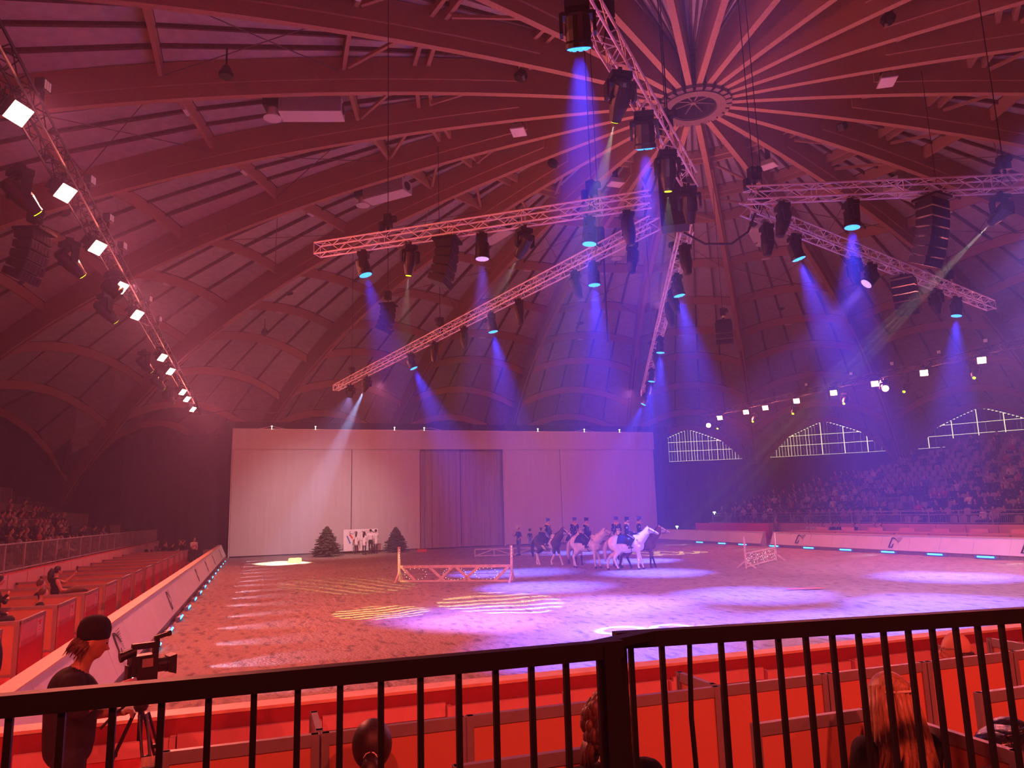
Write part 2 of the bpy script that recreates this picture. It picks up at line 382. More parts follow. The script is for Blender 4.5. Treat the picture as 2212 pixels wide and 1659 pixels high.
# ribs
def sweep(b, az, r0, r1, n, off, w, zlo, zhi, m=0):
    side = Vector((math.cos(az), -math.sin(az), 0)); k = len(b.v)
    for i in range(n + 1):
        r = r0 + (r1 - r0) * i / n; p = dpt(az, r, zs(r))
        for s_, z in ((-w / 2, zlo), (w / 2, zlo), (w / 2, zhi), (-w / 2, zhi)):
            q = p + side * (off + s_); b.v.append((q.x, q.y, q.z + z))
    for i in range(n):
        for j in range(4):
            b.f.append((k + i * 4 + j, k + (i + 1) * 4 + j, k + (i + 1) * 4 + (j + 1) % 4, k + i * 4 + (j + 1) % 4)); b.m.append(m)
    b.f += [(k, k + 1, k + 2, k + 3), (k + n * 4 + 3, k + n * 4 + 2, k + n * 4 + 1, k + n * 4)]; b.m += [m, m]
for i in range(24):
    az = R(RIBA0 + 15 * i)
    b = MB(); sweep(b, az, 1.55, 33, 24, 0, .25, 0, 1.5)
    sweep(b, az, 33, 55, 16, -.13, .13, .0, 1.5); sweep(b, az, 33, 55, 16, .13, .13, .0, 1.5)
    rib = b.build('rib', M['glulam'], ceil)
    for sd in (-1, 1):
        b = MB(); sweep(b, az, 7.5, 31, 18, sd * .165, .08, .52, 1.45); b.build('side_plank', M['glulam'], rib)
    b = MB(); sweep(b, az, 31.2, 33.2, 2, 0, .40, -.03, 1.45); b.build('collar', M['glulam'], rib)
    b = MB(); sweep(b, az, 33.2, 55, 12, 0, .13, .12, 1.4); b.build('steel_flitch', M['steel'], rib)
    # foot post below the rib end
    b = MB(); b.beam(dpt(az, 54.3, 0), dpt(az, 54.3, zs(54.3) + .6), .5, .5, 0, (1, 0, 0)); b.build('foot_post', M['concrete'], rib)
# purlins
PUR = [7.2, 7.75, 11.4, 11.95, 14.7, 21.4, 27.6, 32.9, 37.5, 42.7, 47.5, 53.0]
for i in range(24):
    az0 = R(RIBA0 + 15 * i)
    for pi_, r in enumerate(PUR):
        b = MB(); n = 8 if r > 14 else 2; k0 = 0
        w = .15; dep = .42 if r < 13 else .60
        for j in range(n + 1):
            t = -.5 + j / n; az = az0 + R(15) * (t + .5); c = math.cos(R(7.5)) / math.cos(R(15) * t) if n == 2 else 1
            rr = r * (c if n == 2 else math.cos(R(7.5)) / math.cos(R(15) * t))
            zt = dz_deck(r, t) - .02; 
            for dr, z in ((-w / 2, zt - dep), (w / 2, zt - dep), (w / 2, zt), (-w / 2, zt)):
                b.v.append(tuple(dpt(az, rr + dr, z)))
        for j in range(n):
            for q in range(4): b.f.append((j * 4 + q, j * 4 + (q + 1) % 4, (j + 1) * 4 + (q + 1) % 4, (j + 1) * 4 + q)); b.m.append(0)
        b.build('purlin', M['glulam'], ceil)
# roof panels and the joists between them
DR = [2.0, 7.2, 11.4, 14.7, 21.4, 27.6, 32.9, 37.5, 42.7, 47.5, 53.0]
NP = 5
def cam_xy(p):
    q = p - Vector((0, 0, EYE)); z = q.dot(fwd)
    if z < .5: return None
    return (1106 + 1600 * q.dot(rgt) / z, 829.5 - 1600 * q.dot(upv) / z)
cand = []; jo = MB()
for i in range(24):
    az0 = R(RIBA0 + 15 * i)
    for k in range(len(DR) - 1):
        for c in range(NP):
            t0, t1 = -.5 + (c + .03) / NP, -.5 + (c + .97) / NP
            r0, r1 = DR[k] + .09, DR[k + 1] - .09
            cs = []
            for r, t in ((r0, t0), (r0, t1), (r1, t1), (r1, t0)):
                rr = r * math.cos(R(7.5)) / math.cos(R(15) * t)
                cs.append(dpt(az0 + R(15) * (t + .5), rr, dz_deck(r, t)))
            px = [cam_xy(p) for p in cs]; ar = 0
            if all(px) and any(0 < x < 2212 and 0 < y < 1000 for x, y in px):
                cl = [(min(2300, max(-100, x)), min(1000, max(-100, y))) for x, y in px]
                ar = abs(sum(cl[a][0] * cl[(a + 1) % 4][1] - cl[(a + 1) % 4][0] * cl[a][1] for a in range(4))) / 2
            cand.append((ar, cs))
        for c in range(1, NP):
            t = -.5 + c / NP; az = az0 + R(15) * (t + .5)
            jo.beam(dpt(az, DR[k], dz_deck(DR[k], t) - .07), dpt(az, DR[k + 1], dz_deck(DR[k + 1], t) - .07), .09 + .05 * (DR[k] > 20), .2)
cand.sort(key=lambda q: -q[0])
rest = MB()
for n_, (ar, cs) in enumerate(cand):
    up = Vector((0, 0, .05)); dd = Vector((0, 0, random.uniform(-.015, .02)))
    pts = [p + dd for p in cs] + [p + dd + up for p in cs]
    if n_ < 300:
        q = MB().hexa(pts).build('roof_panel', M['panel2'] if random.random() < .4 else M['panel'], ceil)
    else: rest.hexa(pts, 1 if random.random() < .4 else 0)
o = rest.build('far_roof_panels', [M['panel'], M['panel2']], ceil); o['kind'] = 'stuff'
o = jo.build('joists', M['joist'], ceil); o['kind'] = 'stuff'
# diagonal timber braces near the crown
for i in range(24):
    az = R(RIBA0 + 15 * i)
    b = MB(); b.beam(dpt(az + R(1.2), 12.1, zs(12) + .95), dpt(az + R(13.8), 14.5, zs(14.5) + .95), .12, .12); b.build('diagonal_brace', M['glulam'], ceil)
    if i % 2 == 0:
        b = MB(); b.beam(dpt(az + R(2.5), 7.9, zs(8) + .95), dpt(az + R(12), 11.3, zs(11.3) + .95), .10, .12); b.build('diagonal_brace', M['glulam'], ceil)
# thin steel tie rods crossing every second bay
for i in range(0, 24):
    az = R(RIBA0 + 15 * i)
    for (r0, t0, r1, t1) in (((14.9, .06, 21.2, .94), (14.9, .94, 21.2, .06)) if i % 2 else ((21.6, .06, 27.4, .94), (21.6, .94, 27.4, .06))):
        b = MB(); b.cyl(dpt(az + R(15 * t0), r0, zs(r0) + .85), dpt(az + R(15 * t1), r1, zs(r1) + .85), .022, n=5); b.build('tie_rod', M['steel'], ceil)
# crown ring
hub = MB()
def ring(b, r0, r1, z0, z1, n=48, m=0):
    k = len(b.v)
    for r, z in ((r0, z0), (r1, z0), (r1, z1), (r0, z1)):
        for i in range(n):
            a = 2 * math.pi * i / n; b.v.append((DC.x + r * math.sin(a), DC.y + r * math.cos(a), z))
    for q in range(4):
        for i in range(n): b.f.append((k + q * n + i, k + q * n + (i + 1) % n, k + ((q + 1) % 4) * n + (i + 1) % n, k + ((q + 1) % 4) * n + i)); b.m.append(m)
ring(hub, .98, 1.36, 19.55, 19.62); ring(hub, .95, 1.02, 19.6, 20.9); ring(hub, 1.3, 1.36, 19.6, 20.9)
hubo = hub.build('crown_ring', M['steel'], ceil)
for i in range(8):
    a = 2 * math.pi * i / 8 + .2
    b = MB(); b.beam((DC.x + .08 * math.sin(a), DC.y + .08 * math.cos(a), 19.9), (DC.x + .98 * math.sin(a), DC.y + .98 * math.cos(a), 19.9), .06, .1); b.build('spoke', M['steel'], hubo)
b = MB(); b.cyl((DC.x, DC.y, 19.8), (DC.x, DC.y, 20.1), .12, n=12); b.build('spoke_hub', M['steel'], hubo)
b = MB(); b.cyl((DC.x, DC.y, 20.95), (DC.x, DC.y, 21.0), 1.3, n=24); b.build('crown_lid', M['shell'], hubo)
for i in range(24):
    az = R(RIBA0 + 15 * i); b = MB(); b.beam(dpt(az, 1.36, 20.0), dpt(az, 1.6, 20.0), .27, .8); b.build('rib_shoe', M['steel'], hubo)

# outer walls, one facet between each pair of rib feet
def wallfacets(name, ids, label):
    b = MB()
    for i in ids:
        a0, a1 = R(RIBA0 + 15 * i), R(RIBA0 + 15 * (i + 1)); am = (a0 + a1) / 2; rm = 53.6 * math.cos(R(7.5))
        p0, p1 = dpt(a0, 53.6, -.1), dpt(a1, 53.6, -.1)
        top0, top1, topm = zs(53.6) + 1.6, zs(53.6) + 1.6, dz_deck(53.6, 0) + .1
        sill = 7.7 if i in (1, 2, 3, 4) else None
        if sill is None:
            b.add([p0, p1, Vector((p1.x, p1.y, top1)), dpt(am, rm, topm), Vector((p0.x, p0.y, top0))], [(0, 1, 2, 3, 4)])
        else: b.add([p0, p1, Vector((p1.x, p1.y, sill)), Vector((p0.x, p0.y, sill))], [(0, 1, 2, 3)])
    return struct(b.build(name, M['wall']), label, 'wall')
wallfacets('wall_back', [22, 23, 0, 1], 'dark outer wall behind the stage backdrop')
wallfacets('wall_right', range(2, 9), 'dark outer wall behind the right grandstand')
wallfacets('wall_front', range(9, 14), 'dark outer wall behind the camera')
wallfacets('wall_left', range(14, 22), 'dark outer wall behind the left grandstand')
M['daylight'] = mat('daylight_pane', (.9, .9, .85), .5, emit=(1.0, .95, .80), estr=1.0)
M['reed'] = mat('weathered_slat', (.16, .12, .11), .85, var=.4, vscale=5)
wl = ['daylit window behind weathered boards, nearest the stage backdrop', 'gabled boarded window with bright gaps above the right grandstand', 'gabled boarded window at the right edge above the top seats', 'boarded gable window beyond the right edge of the grandstand']
for wi, i in enumerate((1, 2, 3, 4)):
    a0, a1 = R(RIBA0 + 15 * i), R(RIBA0 + 15 * (i + 1)); am = (a0 + a1) / 2
    p0, p1 = dpt(a0, 53.6, 0), dpt(a1, 53.6, 0); ux = (p1 - p0); Lw = ux.length; ux.normalize(); nin = Vector((-math.sin(am), -math.cos(am), 0))
    def topz(x): 
        return 7.75 + .3 + 3.1 * (1 - abs(2 * x / Lw - 1) ** 1.15)
    n = 20; b = MB(); vs_ = [p0 + ux * (Lw * k / n) + Vector((0, 0, 7.7)) for k in range(n + 1)] + [p0 + ux * (Lw * k / n) + Vector((0, 0, topz(Lw * k / n))) for k in range(n + 1)]
    b.add(vs_, [(k, k + 1, n + 2 + k, n + 1 + k) for k in range(n)])
    win = struct(b.build('window_%d' % (wi + 1), M['daylight']), wl[wi], 'window')
    # dark gable wall above the window
    b = MB(); vs_ = [p0 + ux * (Lw * k / n) + Vector((0, 0, topz(Lw * k / n))) + nin * .02 for k in range(n + 1)] + [p0 + ux * (Lw * k / n) + Vector((0, 0, 15)) + nin * .02 for k in range(n + 1)]
    b.add(vs_, [(k, k + 1, n + 2 + k, n + 1 + k) for k in range(n)]); b.build('gable_wall', M['wall'], win)
    nb = 46
    for k in range(nb):
        x0, x1 = Lw * k / nb, Lw * (k + 1) / nb
        gap = random.uniform(.004, .045) if (wi == 0 or (wi == 1 and k < 20)) else (random.uniform(.0, .008) if k % 7 else .075)
        for (z0, z1) in ((7.72, 8.77), (8.81, 9.77), (9.81, 11.25)):
            z1 = min(z1, topz((x0 + x1) / 2) - .05)
            if z1 - z0 < .12: continue
            b = MB(); c = p0 + ux * ((x0 + x1 - gap) / 2) + nin * (.10 + random.uniform(-.015, .015)) + Vector((0, 0, (z0 + z1) / 2))
            rot = Matrix((ux, nin, Vector((0, 0, 1)))).transposed()
            b.box(c, (x1 - x0 - gap, .03, z1 - z0), rot); b.build('slat', M['reed'], win)
# ================================================================ lighting rig
ORD = ['first', 'second', 'third', 'fourth', 'fifth', 'sixth', 'seventh', 'eighth', 'ninth', 'tenth', 'eleventh', 'twelfth', 'thirteenth', 'fourteenth', 'fifteenth', 'sixteenth', 'seventeenth', 'eighteenth', 'nineteenth', 'twentieth'] + ['%dth' % k for k in range(21, 120)]
M['lens_blue'] = mat('blue_lens', (.02, .05, .2), .2, emit=(.03, .26, 1.0), estr=2.6)
M['lens_dim'] = mat('dim_lens', (.2, .1, .2), .2, emit=(.55, .30, .75), estr=1.2)
M['lens_yel'] = mat('yellow_lens', (.3, .3, .02), .2, emit=(.75, 1.0, .02), estr=2.2)
M['lens_white'] = mat('white_lens', (.6, .7, .8), .2, emit=(.75, .9, 1.0), estr=9)
M['lens_red'] = mat('flood_face', (.9, .3, .25), .3, emit=(1.0, .30, .22), estr=22)
M['lens_off'] = mat('dark_lens', (.02, .02, .025), .1, var=.1)
M['led_cyan'] = mat('cyan_led_tube', (.1, .5, .6), .3, emit=(.06, .62, .95), estr=2.6)
M['led_blue'] = mat('blue_led_glow', (.02, .05, .4), .3, emit=(.04, .10, .85), estr=.55)
HS = .17
def make_truss(p0, p1, label, dark=False, n4=True, hs=HS):
    p0, p1 = Vector(p0), Vector(p1); d = (p1 - p0); L = d.length; d.normalize()
    sd = d.cross(Vector((0, 0, 1))).normalized(); up = Vector((0, 0, 1))
    root = empty('lighting_truss', p0, 0, label, 'truss', 'lighting trusses')
    mt = M['black_metal'] if dark else M['alu']
    for a, c in ((-1, -1), (1, -1), (1, 1), (-1, 1)):
        b = MB(); o = sd * (a * hs) + up * (c * hs); b.cyl(o, o + d * L, .026, n=6); b.build('chord', mt, root)
    b = MB(); n = max(2, int(L / .42)); st = L / n
    cor = [(-1, -1), (1, -1), (1, 1), (-1, 1)]
    for k in range(n):
        for f in range(4):
            a, c = cor[f], cor[(f + 1) % 4]
            if k % 2: a, c = c, a
            b.cyl(sd * (a[0] * hs) + up * (a[1] * hs) + d * (st * k), sd * (c[0] * hs) + up * (c[1] * hs) + d * (st * (k + 1)), .012, n=4, cap=False)
        if k % 5 == 0:
            for f in range(4):
                a, c = cor[f], cor[(f + 1) % 4]
                b.cyl(sd * (a[0] * hs) + up * (a[1] * hs) + d * (st * k), sd * (c[0] * hs) + up * (c[1] * hs) + d * (st * k), .012, n=4, cap=False)
    o = b.build('bracing', mt, root); o['kind'] = 'stuff'
    return root
TPH = {'A': 'upper left truss', 'B': 'long diagonal truss', 'C': 'steep centre truss', 'D': 'level right truss', 'E': 'falling right truss', 'T': 'near crown truss'}
TLB = {'A': 'short silver box truss at upper left below the white heater boxes', 'B': 'long silver box truss running down towards the fir trees and podium',
       'C': 'silver box truss seen steeply above the right end of the backdrop', 'D': 'level silver box truss at upper right carrying a big speaker array',
       'E': 'silver box truss falling to the right with three blue washes', 'T': 'nearest silver box truss rising past the crown ring to the top edge'}
for k, (a, c) in TRUSS.items(): make_truss((a[0], a[1], TZ), (c[0], c[1], TZ), TLB[k])
make_truss((-3.9, 9.0, FLZ + .35), (-3.9, 52.0, FLZ + .35), 'long dark box truss above the left boxes carrying red floods', True)
make_truss((32.9, 14.0, FLZ + .35), (32.9, 50.0, FLZ + .35), 'long dark box truss above the right barrier carrying red floods', True)

# --- moving heads: shared meshes hung from z = 0 downwards
def mesh_base():
    b = MB(); b.box((0, 0, -.05), (.05, .12, .10)); b.box((0, 0, -.13), (.30, .24, .09)); b.box((0, 0, -.19), (.18, .18, .04)); return b.mesh('fixture_base', M['black'])
def mesh_yoke():
    b = MB(); b.box((0, 0, -.225), (.40, .12, .05))
    for s_ in (-1, 1):
        b.prism([(-.07, 0), (.07, 0), (.055, -.26), (-.055, -.26)], (s_ * .20 - .02, 0, -.22), (0, 1, 0), (0, 0, 1), .04)
    return b.mesh('fixture_yoke', M['black'])
def mesh_head(kind):
    b = MB()
    pr = [(.0, .19), (.10, .19), (.145, .15), (.155, .0), (.15, -.12), (.168, -.15), (.168, -.20), (.14, -.205)] if kind == 'w' else [(.0, .22), (.10, .22), (.135, .17), (.14, .0), (.135, -.12), (.11, -.22), (.09, -.30), (.088, -.34), (.06, -.345)]
    b.lathe(pr, 16); 
    for k in range(6): b.box((.0, .0, .05 - .03 * k), (.30, .06, .012))
    return b.mesh('fixture_head', M['black'], False)
def mesh_lens(kind, mt):
    b = MB(); b.cyl((0, 0, 0), (0, 0, -.015), .145 if kind == 'w' else .062, n=20)
    if kind == 'w':
        for k in range(7):
            a = 2 * math.pi * k / 7; b.cyl((.09 * math.cos(a), .09 * math.sin(a), -.012), (.09 * math.cos(a), .09 * math.sin(a), -.03), .033, .022, n=8)
    return b.mesh('fixture_lens', mt)
FB, FY = mesh_base(), mesh_yoke(); FH = {k: mesh_head(k) for k in 'ws'}
LM = {'blue': 'lens_blue', 'dim': 'lens_dim', 'yellow': 'lens_yel', 'white': 'lens_white', 'palewhite': 'lens_dim', 'off': 'lens_off', 'faint': 'lens_yel'}
LENS = {}
def lens_mesh(kind, st):
    if (kind, st) not in LENS: LENS[kind, st] = mesh_lens(kind, M[LM[st]])
    return LENS[kind, st]
FDESC = {('w', 'blue'): 'black wash moving head glowing blue', ('w', 'dim'): 'black wash moving head glowing faint violet', ('w', 'palewhite'): 'black wash moving head glowing pale',
         ('s', 'off'): 'unlit black profile moving head', ('s', 'yellow'): 'black profile moving head with yellow lens', ('s', 'white'): 'black profile moving head throwing white beam', ('s', 'faint'): 'black profile head with faint yellow lens'}
def fixture(name, p, tgt, kind, st, label, sc=1.0, group='moving heads on the trusses'):
    """p is the clamp point under a truss chord"""
    p = Vector(p); d = (Vector(tgt) - (p + Vector((0, 0, -.42 * sc)))).normalized()
    yaw = math.atan2(d.y, d.x) + math.pi / 2
    root = empty(name, p, yaw, label, 'stage light', group); root.scale = (sc, sc, sc)
    ob('base', FB, root); ob('yoke', FY, root)
    h = ob('head', FH[kind], root); h.location = (0, 0, -.42)
    tilt = math.acos(max(-1, min(1, -d.z))); h.rotation_euler = (-tilt, 0, 0)
    l = ob('lens', lens_mesh(kind, st), h); l.location = (0, 0, -.195 if kind == 'w' else -.338)
    lp = p + Vector((0, 0, -.42 * sc)) + d * ((.25 if kind == 'w' else .40) * sc)
    return root, lp
cnt = {}
srt = sorted(range(len(FIX)), key=lambda i: (FIX[i][0], FIX[i][1]))
rank = {}
for i in srt:
    k = FIX[i][0]; cnt[k] = cnt.get(k, 0) + 1; rank[i] = cnt[k]
BP = 40000
for i, (k, t, kind, st, tg) in enumerate(FIX):
    p = on_truss(k, t, -HS - .03); tgt = beam_target(k, t, tg)
    lab = '%s, %s lamp from outer end of %s' % (FDESC[kind, st], ORD[rank[i] - 1], TPH[k])
    root, lp = fixture('moving_head', p, tgt, kind, st, lab, 1.25)
    if st == 'blue': spot('wash_lamp', lp, tgt, BLUE, BP * (.38 if k == 'A' else 1), 34, 1.0, .12)
    elif st == 'dim': spot('wash_lamp', lp, tgt, VIOLET, BP * .4, 28, 1.0, .12)
    elif st == 'palewhite': spot('wash_lamp', lp, tgt, (.80, .62, .95), 5500, 58, 1.0, .1)
    elif st == 'white': spot('profile_lamp', lp, tgt, (.85, .92, .95), 60000, 15, .5, .05)
    elif st in ('yellow', 'faint'):
        gk = {('A', 3.01): ('stripes', 17, 9000), ('A', 6.4): ('fan', 18, 8000), ('T', 4.5): ('stripes', 15, 30000), ('T', 7.75): ('rings', 22, 15000), ('D', 4.05): ('rings', 9, 130000)}[k, t]
        gobo(spot('profile_lamp', lp, tgt, (1.0, .85, .34), gk[2], gk[1], .15, .01), gk[0])

# --- red flood lamps and small yellow spots on the side trusses
def mesh_flood():
    b = MB(); b.prism([(-.19, -.17), (.19, -.17), (.15, .17), (-.15, .17)], (0, 0, 0), (1, 0, 0), (0, 0, 1), .16)
    for k in range(5): b.box((-.13 + .065 * k, .19, 0), (.012, .06, .28))
    return b.mesh('flood_housing', M['black'])
def mesh_ffac():
    b = MB(); b.box((0, -.17, 0), (.36, .015, .32)); return b.mesh('flood_face', M['lens_red'])
def mesh_fbr():
    b = MB(); b.tube([(-.22, -.06, 0), (-.22, -.06, .25), (.22, -.06, .25), (.22, -.06, 0)], .014, 4); b.box((0, -.06, .29), (.08, .08, .09)); return b.mesh('flood_bracket', M['black_metal'])
mfl, mff, mfb = mesh_flood(), mesh_ffac(), mesh_fbr()
def flood(x, a, inward, label, grp):
    root = empty('flood_light', (x, a, FLZ), 0, label, 'stage light', grp)
    tgt = Vector((5, a - 5, .5)) if inward > 0 else Vector((23, a - 9, .5))
    d = tgt - Vector((x, a, FLZ)); yaw = math.atan2(d.y, d.x) + math.pi / 2
    root.rotation_euler = (0, 0, yaw)
    h = ob('housing', mfl, root); pt = math.atan2(-d.z, math.hypot(d.x, d.y)); h.rotation_euler = (pt, 0, 0)
    ob('lamp_face', mff, h); ob('bracket', mfb, root)
for i, a in enumerate(FLOODL): flood(-3.95, a, 1, 'glaring red LED flood light, %s from the camera on the left side truss' % ORD[i], 'red floods on the left truss')
for i, a in enumerate(FLOODR): flood(32.75, a, -1, 'glaring red LED flood light, %s from the camera on the right side truss' % ORD[i], 'red floods on the right truss')
for i, a in enumerate(YELL):
    fixture('moving_head', (-4.30, a - .25, FLZ - .12), (4, a + 7, 0), 's', 'yellow', 'black profile head with yellow lens, %s from the camera on left side truss' % ORD[i], 1.3, 'yellow heads on the left truss')
    root, lp = None, Vector((-3.5, a + .3, FLZ - .9))
for i, a in enumerate(YELR):
    fixture('moving_head', (33.1, a + .5, FLZ - .05), (24, a - 4, 0), 's', 'yellow', 'black profile head with yellow lens, %s from the camera on right side truss' % ORD[i], 1.2, 'yellow heads on the right truss')
for a in (15.1, 23.2, 30.9): spot('profile_lamp', (-4.1, a + .05, FLZ - .95), (5, a + 9, 0), (.8, .9, .08), 420, 11, .3, .04)
for a in (26.0, 34.6, 43.3): spot('profile_lamp', (32.5, a - .2, FLZ - .65), (23, a - 5, 0), (.8, .85, .10), 420, 12, .3, .04)
# round wash lamps on side trusses
for (x, a, lab) in ((-3.8, 20.9, 'round unlit wash lamp with grilled face hanging between left floods'),):
    fixture('moving_head', (x, a, FLZ - .1), (3, a + 3, 4), 'w', 'off', lab, 1.2, 'wash lamps on the side trusses')
for i, (x, a) in enumerate(((32.7, 31.7), (32.7, 48.9))):
    r_, lp = fixture('moving_head', (x, a, FLZ + .1), (20, a - 16, 1), 'w', 'dim', 'round red-glowing wash lamp at the %s of the right side truss' % ('middle' if i == 0 else 'far end'), 1.2, 'wash lamps on the side trusses')
    for ch in r_.children:
        if ch.name.startswith('head'):
            for g in ch.children: g.data = mesh_lens('w', M['lens_red'])
# small white-faced downlights clamped above the side trusses
M['dl_face'] = mat('pale_lamp_face', (.8, .7, .7), .4, emit=(1, .55, .5), estr=.08)
def downlight(p, yaw, label):
    root = empty('truss_downlight', p, yaw, label, 'stage light', 'small lamps above the side trusses')
    b = MB(); b.box((0, 0, .1), (.05, .05, .2)); b.box((0, 0, .28), (.16, .22, .2)); b.build('housing', M['black'], root)
    b = MB()
    for k in range(3): b.box((.085, -.06 + .06 * k, .28), (.01, .04, .16))
    b.build('lamp_face', M['dl_face'], root)
for i, a in enumerate((13.6, 17.4, 19.6, 21.6, 26.8, 29.5)): downlight((-3.72, a, FLZ + .52), R(-20), 'small pale-faced lamp clamped above left side truss, %s from the camera' % ORD[i])
for i, a in enumerate((25.4, 28.0, 31.0, 34.0, 37.8)): downlight((32.72, a, FLZ + .52), R(200), 'small pale-faced lamp clamped above right side truss, %s from the camera' % ORD[i])

# --- rig hoists with chains up to the dome
def dome_z(x, y): return zs(math.hypot(x - DC.x, y - DC.y))
def hoist(p, label):
    root = empty('chain_hoist', p, random.uniform(0, 3), label, 'hoist', 'chain hoists above the trusses')
    b = MB(); b.box((0, 0, .38), (.20, .26, .36)); b.cyl((0, .0, .2), (0, 0, .05), .04, n=6); b.cyl((-.1, 0, .42), (-.24, 0, .42), .10, n=10); b.build('motor', M['black'], root)
    b = MB(); b.lathe([(.05, .0), (.10, .03), (.10, .3), (.07, .32)], 8, Matrix.Translation((.14, .12, .0))); b.build('chain_bag', M['black'], root)
    b = MB(); zt = dome_z(p[0], p[1]) - p[2] - .03; b.cyl((0, 0, .5), (0, 0, zt), .012, n=4); b.build('chain', M['black_metal'], root)
    b = MB(); b.tube([(0, -.17, -.2), (0, 0, .1), (0, .17, -.2)], .012, 4); b.build('sling', M['black_metal'], root)
HO = [('A', 2.33, 'over the outer end of the'), ('A', 8.28, 'over the inner end of the'), ('B', 26.8, 'over the inner end of the'), ('B', 15.2, 'over the middle of the'), ('B', 3.1, 'over the outer end of the'), ('C', 13.1, 'over the middle of the'), ('C', 27.6, 'over the inner end of the'), ('D', 10.1, 'over the inner end of the'), ('D', 3.85, 'over the outer part of the'), ('E', 16.3, 'over the inner end of the'), ('E', 4.0, 'over the outer end of the'), ('T', 3.9, 'over the upper part of the'), ('T', 7.9, 'over the lower part of the')]
for k, t, w in HO: hoist(on_truss(k, t, HS), 'black chain hoist %s %s' % (w, TPH[k]))

# --- line array loudspeakers
def cabinet():
    b = MB(); b.hexa([Vector(q) for q in ((-.33, -.21, -.10), (.33, -.21, -.10), (.33, .19, -.075), (-.33, .19, -.075), (-.33, -.21, .10), (.33, -.21, .10), (.33, .19, .075), (-.33, .19, .075))])
    return b.mesh('speaker_cabinet', M['black'])
def grille():
    b = MB()
    for k in range(6): b.box((-.27 + .108 * k, -.215, 0), (.09, .012, .17))
    return b.mesh('speaker_grille', M['drape'])
mcab, mgr = cabinet(), grille()
def line_array(p, yaw, n, curl, label, top=None, sc=1.0):
    root = empty('line_array_speaker', p, yaw, label, 'loudspeaker', 'hanging speaker arrays'); root.scale = (sc, sc, sc)
    b = MB(); b.box((0, -.02, .03), (.6, .6, .06)); b.box((0, 0, .10), (.10, .5, .08)); b.build('flying_frame', M['black_metal'], root)
    y = 0; z = -.12; ang = 0
    for k in range(n):
        c = ob('cabinet', mcab, root); c.location = (0, y, z); c.rotation_euler = (ang, 0, 0); ob('grille', mgr, c)
        ang += curl; z -= .215 * math.cos(ang); y -= -.215 * math.sin(ang)
    b = MB(); b.tube([(.1, .22, .05), (.16, .34, -.3), (.05, .30, -.8), (.1, .25, -1.0)], .012, 4); b.build('speaker_cable', M['black'], root)
    if top:
        b = MB(); b.cyl((0, 0, .1), (0, 0, (top - p[2]) / sc), .014, n=4); b.build('chain', M['black_metal'], root)
        b = MB(); b.box((0, 0, .42), (.2, .24, .34)); b.cyl((0, 0, .4), (.2, 0, .5), .1, n=8); b.build('motor', M['black'], root)
line_array(on_truss('A', 4.14, -.35), R(60), 5, .09, 'curved black speaker array hanging under the upper left truss', None, 1.15)
line_array(on_truss('D', 5.75, -.35), R(10), 7, .07, 'tall curved black speaker array hanging under the level right truss', None, 1.1)
line_array(on_truss('E', 8.0, -.35), R(-60), 5, .10, 'black speaker array hanging under the falling right truss', None, 1.1)
line_array((5.6, 34.3, 12.6), R(60), 5, .10, 'black speaker array on a chain between two left trusses', dome_z(5.6, 34.3), 1.2)
line_array((22.6, 31.8, 12.1), R(-35), 4, .06, 'boxy black speaker array on a chain beside centre rib', dome_z(22.6, 31.8), 1.3)
line_array((-4.75, 17.6, 8.9), R(70), 5, .09, 'dark speaker array hanging among the left side floods', FLZ + .2, 1.0)

# central black box of sub speakers hung at the star's middle
root = empty('centre_speaker_cluster', (10.0, 15.8, 9.80), R(-33), 'tall black speaker cluster hanging at the middle of the trusses', 'loudspeaker')
for k in range(5):
    b = MB(); b.box((0, 0, .18 + .37 * k), (.70, .55, .355))
    c = b.build('cabinet', M['black'], root)
    b = MB()
    for j in range(10): b.box((-.30 + .067 * j, -.285, .18 + .37 * k), (.05, .02, .32))
    b.build('grille', M['drape'], c)
b = MB(); b.box((0, 0, 1.9), (.6, .5, .06)); b.cyl((0, 0, 1.9), (0, 0, dome_z(10, 15.8) - 9.8), .015, n=4); b.build('flying_frame', M['black_metal'], root)

# --- heater boxes with a round nozzle, one in every second bay, at r = 16
M['heater'] = mat('white_sheet_metal', (.90, .87, .90), .45, var=.04)
M['heaterside'] = mat('ribbed_sheet_metal', (.50, .47, .48), .5, var=.08)
def heater(bay, label):
    az = R(RIBA0 + 15 * (bay + .5)); r = 16.2; p = dpt(az, r, zs(r) + .28)
    root = empty('heater_box', p, math.atan2(-math.cos(az), -math.sin(az)), label, 'heater', 'white heater boxes under the roof'); root.scale = (1.35, 1.35, 1.2)
    b = MB(); b.bb((-.95, -.32, 0), (.95, .32, .025)); b.build('bottom_plate', M['heater'], root)
    b = MB(); b.bb((-.95, -.32, .025), (.95, .32, .55)); b.build('housing', M['heaterside'], root)
    b = MB()
    for k in range(28): b.box((-.92 + .068 * k, -.325, .29), (.03, .012, .5))
    b.build('ribbing', M['heaterside'], root)
    b = MB(); b.cyl((.95, 0, .29), (.97, 0, .29), .19, n=20); b.build('fan_opening', M['black'], root)
    b = MB(); b.box((-1.2, 0, .42), (.5, .5, .25)); b.build('duct', M['black'], root)
    b = MB(); b.lathe([(.16, .32), (.16, .05), (.20, .03), (.20, -.02), (.27, -.05), (.27, -.08), (.14, -.08)], 20, Matrix.Translation((-1.2, 0, 0))); b.build('nozzle', M['heater'], root)
    b = MB()
    for sx in (-.8, .8): b.cyl((sx, 0, .5), (sx, 0, 1.35), .015, n=4)
    b.build('hanger', M['black_metal'], root)
